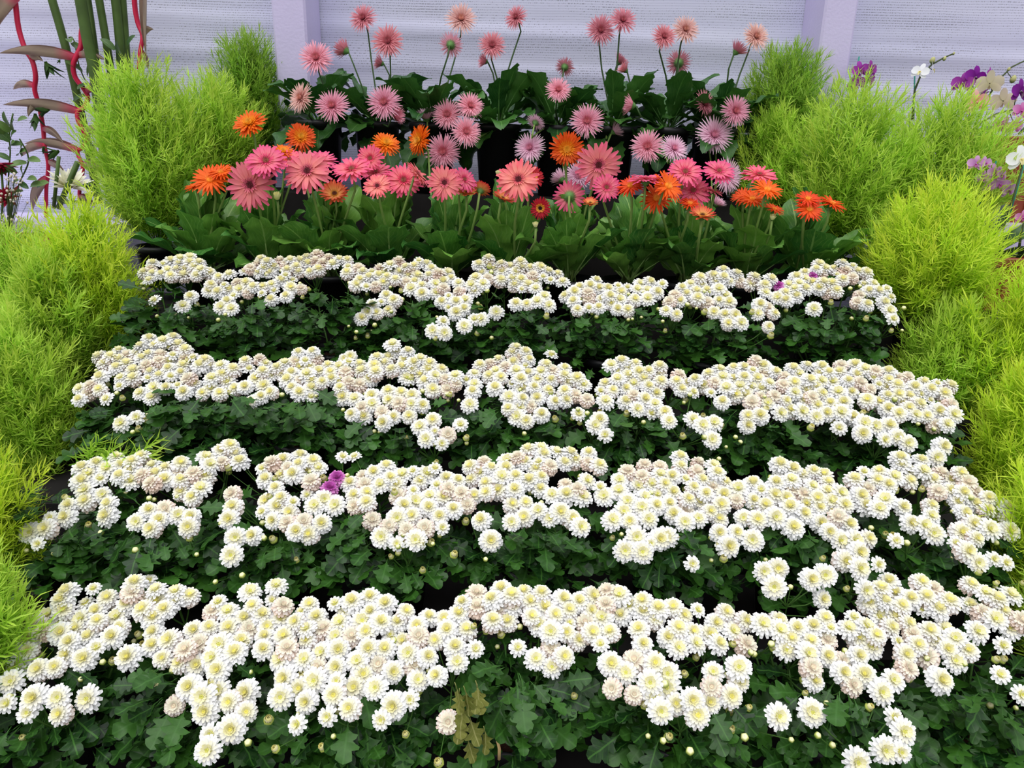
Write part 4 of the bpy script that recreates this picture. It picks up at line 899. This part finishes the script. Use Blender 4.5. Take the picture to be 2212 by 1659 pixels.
def orchid(label, Y, stem, flowers, buds=(), leaves=(), stake=None, base=None):
    rr = random.Random(len(label)); b = P(*(base or stem[0]), Y)
    root = thing('orchid_plant', label, 'orchid', b, 'orchids')
    sm = MB(); pts = [P(x, y, Y) - b for x, y in stem]; sm.tube(pts, [.0042 - .002 * i / len(pts) for i in range(len(pts))], 6)
    def near(p): 
        best = None
        for i in range(len(pts) - 1):
            for k in range(9):
                q = pts[i].lerp(pts[i + 1], k / 8)
                if best is None or (q - p).length < (best - p).length: best = q
        return best
    for (px, py, dia, kind, az, el) in flowers:
        p = P(px, py, Y - .03) - b; d = Vector((math.sin(R(az)) * math.cos(R(el)), -math.cos(R(az)) * math.cos(R(el)), math.sin(R(el))))
        x = Vector((0, 0, 1)).cross(d).normalized(); q = Matrix((x, d.cross(x), d)).transposed().to_quaternion() @ Quaternion((0, 0, 1), rr.uniform(-.25, .25))
        h = link('flower', OF[kind][0], root, p, q, dia / 2 / FPX * Y); link('lip', OF[kind][1], h)
        n_ = near(p); sm.tube([n_, n_.lerp(p, .5) + Vector((0, .01, .008)), p - d * .002], [.0016, .0014, .0014], 4, cap=False)
    for (px, py, dia) in buds:
        p = P(px, py, Y) - b; link('bud', OBUD, root, p, aim((.2, -.2, 1)), dia / FPX * Y * .8)
        n_ = near(p); sm.tube([n_, p], .0013, 4, cap=False)
    link('flower_stem', sm.mesh('flower_stem', M_OSTEM), root)
    for (px, py, L, dx, dz, dy) in leaves:
        link('leaf', OLEAF, root, P(px, py, Y) - b, orient((dx, dy, dz), (0, -.5, 1)), L / FPX * Y)
    if stake:
        mb = MB(); mb.tube([P(x, y, Y + .008) - b for x, y in stake], .0026, 6); link('stake', mb.mesh('stake', M_STAKE), root)
orchid('purple orchid spray on a stake right of the lilac pillar', 2.95, [(1832,230),(1840,190),(1852,150)], [(1858,152,34,'purple',0,10),(1880,150,32,'purple',25,5),(1853,177,30,'purple',-20,0),(1877,172,30,'purple',30,-10),(1843,185,24,'purple',-50,-10)], [(1880,188,8)], [(1825,300,90,.4,.5,-.3)], [(1833,250),(1856,122)], (1830,320))
orchid('white orchid spray with buds above the pale feathery bush', 2.95, [(1970,260),(1976,195),(1988,165),(2012,140),(2040,124),(2062,115)], [(1988,155,32,'white',-40,20),(2014,150,30,'white',60,10)], [(2014,131,13),(2040,127,9),(2060,116,6)], [(1968,320,90,-.4,.5,-.3)], [(1974,260),(1976,154)], (1968,330))
orchid('cream orchid with long arching stem above the large brown planter', 2.8, [(2100,300),(2106,270),(2120,240),(2140,200),(2165,165),(2185,145),(2216,130)], [(2138,180,46,'cream',150,10),(2167,218,46,'cream',165,0),(2108,222,50,'peach',0,10)], [(2179,150,8),(2188,172,15)], [(2100,292,60,.9,.15,-.4)], None, (2100,305))
orchid('deep purple orchid behind the cream one', 2.88, [(2090,300),(2094,230),(2102,195)], [(2106,168,44,'deep',6,8),(2080,180,40,'purple',-40,10),(2138,165,34,'purple',40,10),(2122,203,34,'purple',40,-40)], (), [(2088,310,70,-.6,.4,-.3)], None, (2090,310))
orchid('small magenta orchid hanging over the large brown planter', 2.74, [(2105,285),(2118,266),(2150,247),(2190,236),(2230,226)], [(2165,272,36,'magenta',-10,-20),(2193,272,36,'magenta',20,-10),(2205,240,34,'magenta',0,10),(2203,198,46,'deep',20,5)], (), [(2200,292,50,.6,.4,-.4)], None, (2105,298))
orchid('pale violet orchid spray in front of the large brown planter', 2.42, [(2128,530),(2130,450),(2136,400),(2128,362)], [(2108,354,32,'violet',-20,10),(2128,352,30,'violet',10,20),(2122,384,28,'violet',-20,0),(2148,372,34,'violet',10,10),(2163,378,32,'violet',30,10),(2160,398,34,'violet',-10,0),(2178,410,36,'violet',20,-5),(2135,404,24,'violet',-10,-10)], (), [(2110,540,110,.35,.9,-.1),(2150,545,120,.75,.55,-.3),(2130,548,105,-.5,.6,-.4),(2150,560,110,.95,.1,-.4),(2135,560,110,-.9,.15,-.5)], [(2102,478),(2152,348)], (2130,560))
orchid('white orchid on a teal stake at the right picture edge', 2.36, [(2155,545),(2168,490),(2188,430),(2208,362)], [(2206,343,52,'white',-20,10)], (), [(2200,560,90,.2,.5,-.8),(2215,545,100,.9,.5,-.3)], [(2176,480),(2214,350)], (2158,562))
orchid('small magenta orchid beside big leaves at the right picture edge', 2.33, [(2200,545),(2206,505),(2214,470)], [(2210,470,30,'magenta',-20,5)], (), [(2215,548,80,.6,.6,-.3)], None, (2200,560))

# ------------------------------------------------------------------ hanging heliconia and the arrangement at the left
M_RACH = mat_plain('heliconia_stem', srgb(196, 22, 66), .4, .4, .1)
M_CANE = mat_plain('heliconia_cane', srgb(74, 98, 44), .5, .3, .3, 14)
M_BRACT = mat_petal('heliconia_bract', .6, .15, .06)
M_DKLEAF = mat_leaf('foliage_leaf', srgb(44, 82, 38), srgb(126, 158, 84), srgb(110, 140, 80), .4, .12, 5.0)
PKB, BRN, DBR = srgb(226, 84, 120), srgb(188, 166, 148), srgb(112, 90, 86)
def bract(seed):
    "boat shaped bract along +Y, pink at the base, dried brown to the tip"
    rr = random.Random(seed); mb = MB(); n = 12; vs, cs = [], []; y = z = 0
    for i in range(n):
        t = i / (n - 1); w = .085 * (math.sin(math.pi * (.16 + .84 * t)) ** .8 + .02) * (1 - .3 * t); e = R(12) - t * R(30)
        for k in range(7):
            a = R(-150 + 50 * k) + math.pi / 2 - R(0)
            vs.append((math.sin(R(-140 + 280 * k / 6)) * w * .55, y, z + (-math.cos(R(-140 + 280 * k / 6))) * w))
            c = mixc(PKB, BRN, min(1, max(0, (t - .06) * 4.5))); c = mixc(c, DBR, .75 * max(0, math.sin(k * 2.1 + t * 5 + seed)) * min(1, t * 3)); cs.append(c)
        y += math.cos(e) / (n - 1); z += math.sin(e) / (n - 1)
    mb.add(vs, [(i * 7 + k, i * 7 + k + 1, i * 7 + k + 8, i * 7 + k + 7) for i in range(n - 1) for k in range(6)], cs); return mb.mesh('bract', M_BRACT)
BRACT = [bract(i) for i in range(3)]
def tuft():
    mb = MB(); rr = random.Random(9)
    for k in range(7): petal(mb, rr.uniform(0, 6.28), 0, 0, 1.0 * rr.uniform(.6, 1), .22, R(rr.uniform(45, 85)), R(-10), .3, (.5, 1, .8, .1), srgb(60, 90, 30), srgb(40, 70, 34))
    return mb.mesh('flower_tuft', M_BRACT)
TUFT = tuft(); OVLEAF = leafshape(8, .5, .3, M_DKLEAF)
def smooth(pts, k=4):
    pts = [Vector(p) for p in pts]; out = []
    for i in range(len(pts) - 1):
        p0, p1, p2, p3 = pts[max(0, i - 1)], pts[i], pts[i + 1], pts[min(len(pts) - 1, i + 2)]
        for j in range(k):
            t = j / k; out.append(.5 * ((2 * p1) + (p2 - p0) * t + (2 * p0 - 5 * p1 + 4 * p2 - p3) * t * t + (3 * p1 - p0 - 3 * p2 + p3) * t ** 3))
    return out + [pts[-1]]
def heliconia(label, Y, canes, spikes, vines):
    rr = random.Random(21); b = P(190, 540, Y); root = thing('heliconia_plant', label, 'plant', b)
    for i, (pts, w) in enumerate(canes):
        mb = MB(); q = smooth([P(x, y, Y + (.05 + .02 * (i % 3) if i != 1 else -.025)) - b for x, y in pts]); mb.tube(q, w / FPX * Y, 9); link('cane', mb.mesh('cane', M_CANE), root)
    for rach, bracts, tufts in spikes:
        mb = MB(); q = smooth([P(x, y, Y + .01 * math.sin(i)) - b for i, (x, y) in enumerate(rach)]); n = len(q)
        mb.tube(q, [(5.2 - 1.6 * i / n) / FPX * Y for i in range(n)], 8); sp = link('flower_spike', mb.mesh('flower_spike', M_RACH), root); sp['label'] = 'hanging crimson zigzag flower stem'
        for i, ((x0, y0), (x1, y1), w) in enumerate(bracts):
            A, B = P(x0, y0, Y) - b, P(x1, y1, Y - .05 + .03 * (i % 3)) - b; L = (B - A).length
            link('bract', BRACT[i % 3], sp, A, orient(B - A, (0, -.4, 1)), (L * w * 1.5 / max(.4, L / .16) , L, L * w * 1.45 / max(.4, L / .16)))
        for (x, y, s, dx, dz) in tufts: link('flower_tuft', TUFT, sp, P(x, y, Y - .02) - b, aim((dx, -.2, dz)), s / FPX * Y)
    for stem, lv in vines:
        mb = MB(); mb.tube(smooth([P(x, y, Y + .03) - b for x, y in stem]), .0024, 5); link('leafy_shoot', mb.mesh('leafy_shoot', M_CANE), root)
        for (x, y, s, dx, dz) in lv: link('leaf', OVLEAF, root, P(x, y, Y + .02) - b, orient((dx, rr.uniform(-.7, .1), dz), (rr.uniform(-.4, .4), -.8, 1)), s / FPX * Y)
CAN = [([(88,-80),(140,95),(176,250),(214,440)], 8), ([(160,-80),(186,70),(206,170),(226,330)], 10.5), ([(180,-80),(206,100),(230,300)], 5), ([(200,-80),(226,70),(244,190),(258,340)], 7.5), ([(240,-80),(258,80),(272,300)], 9), ([(258,-80),(271,90),(284,300)], 7.5)]
S1 = ([(24,-60),(33,5),(40,60),(54,105),(70,132),(77,165),(75,195),(84,226),(93,275),(95,300),(97,320),(104,352),(103,378),(100,410),(100,470)],
 [((34,-8),(-22,80),1.5),((66,126),(92,128),1.2),((74,184),(26,190),.9),((86,222),(58,250),.9),((94,278),(138,306),1),((96,312),(42,336),1),((105,352),(142,372),1),((102,382),(66,455),1.1)], [(98,133,48,.5,-1),(76,245,44,0,-1),(96,316,20,-.6,-1)])
S2 = ([(178,20),(179,48),(176,75),(175,100),(165,122),(158,142),(163,168),(182,193),(190,212),(182,232),(168,240),(169,262),(182,286),(187,302),(180,318),(168,326),(170,338),(178,356),(178,376),(172,410),(172,440)],
 [((164,124),(-6,110),1.25),((168,120),(228,126),.9),((186,196),(258,180),1),((170,240),(2,222),1.2),((183,287),(226,284),1),((168,324),(50,306),1.2),((178,358),(244,362),1),((172,424),(210,448),1)], [(108,236,40,-1,-.3),(128,326,44,-1,-.5),(130,128,12,-.5,-1)])
S3 = ([(288,-60),(291,10),(298,50),(308,78),(303,112),(300,150)], [((312,-50),(314,120),1.0),((308,76),(330,60),.9),((303,108),(322,150),.9)], [])
V1 = ([(285,480),(262,260),(182,170),(160,88),(148,82)], [(150,84,28,.4,-.4),(156,92,26,.6,-.6),(178,155,34,-.6,.3),(190,165,36,.5,.5),(205,158,30,.7,.2),(196,182,32,-.4,-.5),(222,165,28,.7,-.2),(248,108,30,-.6,.4),(262,118,32,.3,.6),(276,98,26,.6,.5),(186,206,30,-.6,-.4),(215,255,34,-.4,.5),(222,300,36,-.5,.3),(205,330,36,-.6,.5),(215,360,38,.4,-.5),(200,395,40,-.5,-.3),(215,430,40,-.4,.5),(182,420,40,.4,-.6),(195,450,36,-.6,.2),(150,440,36,-.6,.1)])
heliconia('green canes with hanging crimson heliconia flowers at the left', 2.92, CAN, [S1, S2, S3], [V1])
def leafy(label, Y, base, stems, leaves):
    rr = random.Random(4); b = P(*base, Y); root = thing('leafy_sprig', label, 'foliage sprig', b)
    for st in stems:
        mb = MB(); mb.tube(smooth([P(x, y, Y) - b for x, y in st]), .0028, 5); link('stem', mb.mesh('stem', M_CANE), root)
    for (x, y, s, dx, dz) in leaves: link('leaf', OVLEAF, root, P(x, y, Y - .01) - b, orient((dx, rr.uniform(-.6, 0), dz), (rr.uniform(-.3, .3), -.9, .8)), s / FPX * Y)
leafy('light green leafy sprig at the left picture edge', 2.8, (20, 520), [[(22,520),(18,400),(22,330),(20,290),(28,245)],[(20,470),(40,400),(62,345),(42,300)]],
 [(22,285,30,-.5,.8),(26,275,34,.1,1),(30,280,34,.7,.5),(38,262,26,.8,.1),(22,305,40,-.7,.7),(24,300,30,.8,.4),(24,322,36,.8,.3),(40,335,36,.9,.1),(60,345,32,.9,-.2),(58,352,34,-.8,-.3),(50,335,30,.5,.5),(22,345,26,-.8,.3),(24,312,28,.9,-.1),(60,385,28,.8,-.2),(52,380,26,.4,.7),(36,375,26,-.6,.5),(20,370,28,-.7,-.3),(30,400,28,.6,.2),(66,402,34,.9,0),(80,405,34,.9,.2),(50,412,28,-.6,-.3),(14,425,30,-.5,.3),(10,300,44,-.4,.9),(44,395,24,.6,-.4)])
def bloom(name, label, Y, px, py, dia, col, n, cat, d, stem):
    b = P(stem[0], stem[1], Y); root = thing(name, label, cat, b); mb = MB(); rr = random.Random(n)
    for L, m, el in ((1, n, 20), (.85, n, 42), (.62, n - 3, 62), (.4, n - 5, 78)):
        for k in range(max(5, m)): petal(mb, 6.283 * k / max(5, m) + rr.uniform(-.15, .15), .04, 0, L * rr.uniform(.85, 1.1), .26, R(el + rr.uniform(-8, 8)), R(10), .4, (.5, .9, 1, .7, .1), col[0], col[1])
    p = P(px, py, Y) - b; h = link('flower_head', mb.mesh('flower_head', M_BRACT), root, p, aim(d), dia / 2 / FPX * Y)
    mb = MB(); mb.tube([Vector((0, 0, 0)), p * .6 + Vector((.01, 0, 0)), p], .004, 6); link('stem', mb.mesh('stem', M_CANE), root)
bloom('white_bloom', 'cream white many petalled flower under the crimson zigzag stems', 2.8, 150, 405, 96, (srgb(228, 226, 180), srgb(250, 248, 236)), 15, 'flower', (.35, -.35, .9), (150, 520))
bloom('red_bloom', 'dark red star shaped flower at the left picture edge', 2.76, 18, 430, 64, (srgb(150, 8, 50), srgb(150, 10, 44)), 8, 'flower', (.1, -.6, .5), (22, 525))
bloom('red_bloom', 'crimson drooping flower above the dark red star shaped one', 2.78, 2, 352, 70, (srgb(170, 10, 70), srgb(130, 8, 40)), 8, 'flower', (.2, -.3, -.7), (0, 520))
def cane_stub(label, Y, a, b2, w):
    b = P(*a, Y); o = MB(); o.tube([Vector((0, 0, 0)), (P(*b2, Y) - b) * .5, P(*b2, Y) - b], w / FPX * Y, 8); t = link('cut_cane', o.mesh('cut_cane', M_CANE), None, b); t['label'] = label; t['category'] = 'stalk'; t['group'] = 'cut green stalks'
cane_stub('thick cut green stalk leaning in front of the cream white flower', 2.76, (126, 450), (168, 350), 5.5)
cane_stub('thin cut green stalk left of the cream white flower', 2.76, (116, 450), (127, 338), 3.6)
def breath():
    rr = random.Random(8); b = P(20, 520, 2.72); root = thing('gypsophila_spray', "dried baby's breath with tiny cream dots below the red flower", 'dried flower', b); mb, st = MB(), MB()
    for _ in range(70):
        x, y = rr.choice(((rr.gauss(24, 20), rr.gauss(430, 12)), (rr.gauss(22, 22), rr.gauss(475, 12)), (rr.gauss(28, 12), rr.gauss(392, 9))))
        p = P(x, y, 2.72 + rr.uniform(-.03, .03)) - b; r = rr.uniform(.003, .0055)
        mb.lathe([(.0003, -r), (r * .8, -r * .5), (r, 0), (r * .7, r * .7), (.0003, r)], 6, srgb(226, 214, 196), c=p)
        st.tube([Vector((0, 0, .02)), p * .6, p], .0008, 3, cap=False)
    o = link('tiny_flowers', mb.mesh('tiny_flowers', M_BRACT), root); o['kind'] = 'stuff'; link('twigs', st.mesh('twigs', M_CANE), root)
breath()
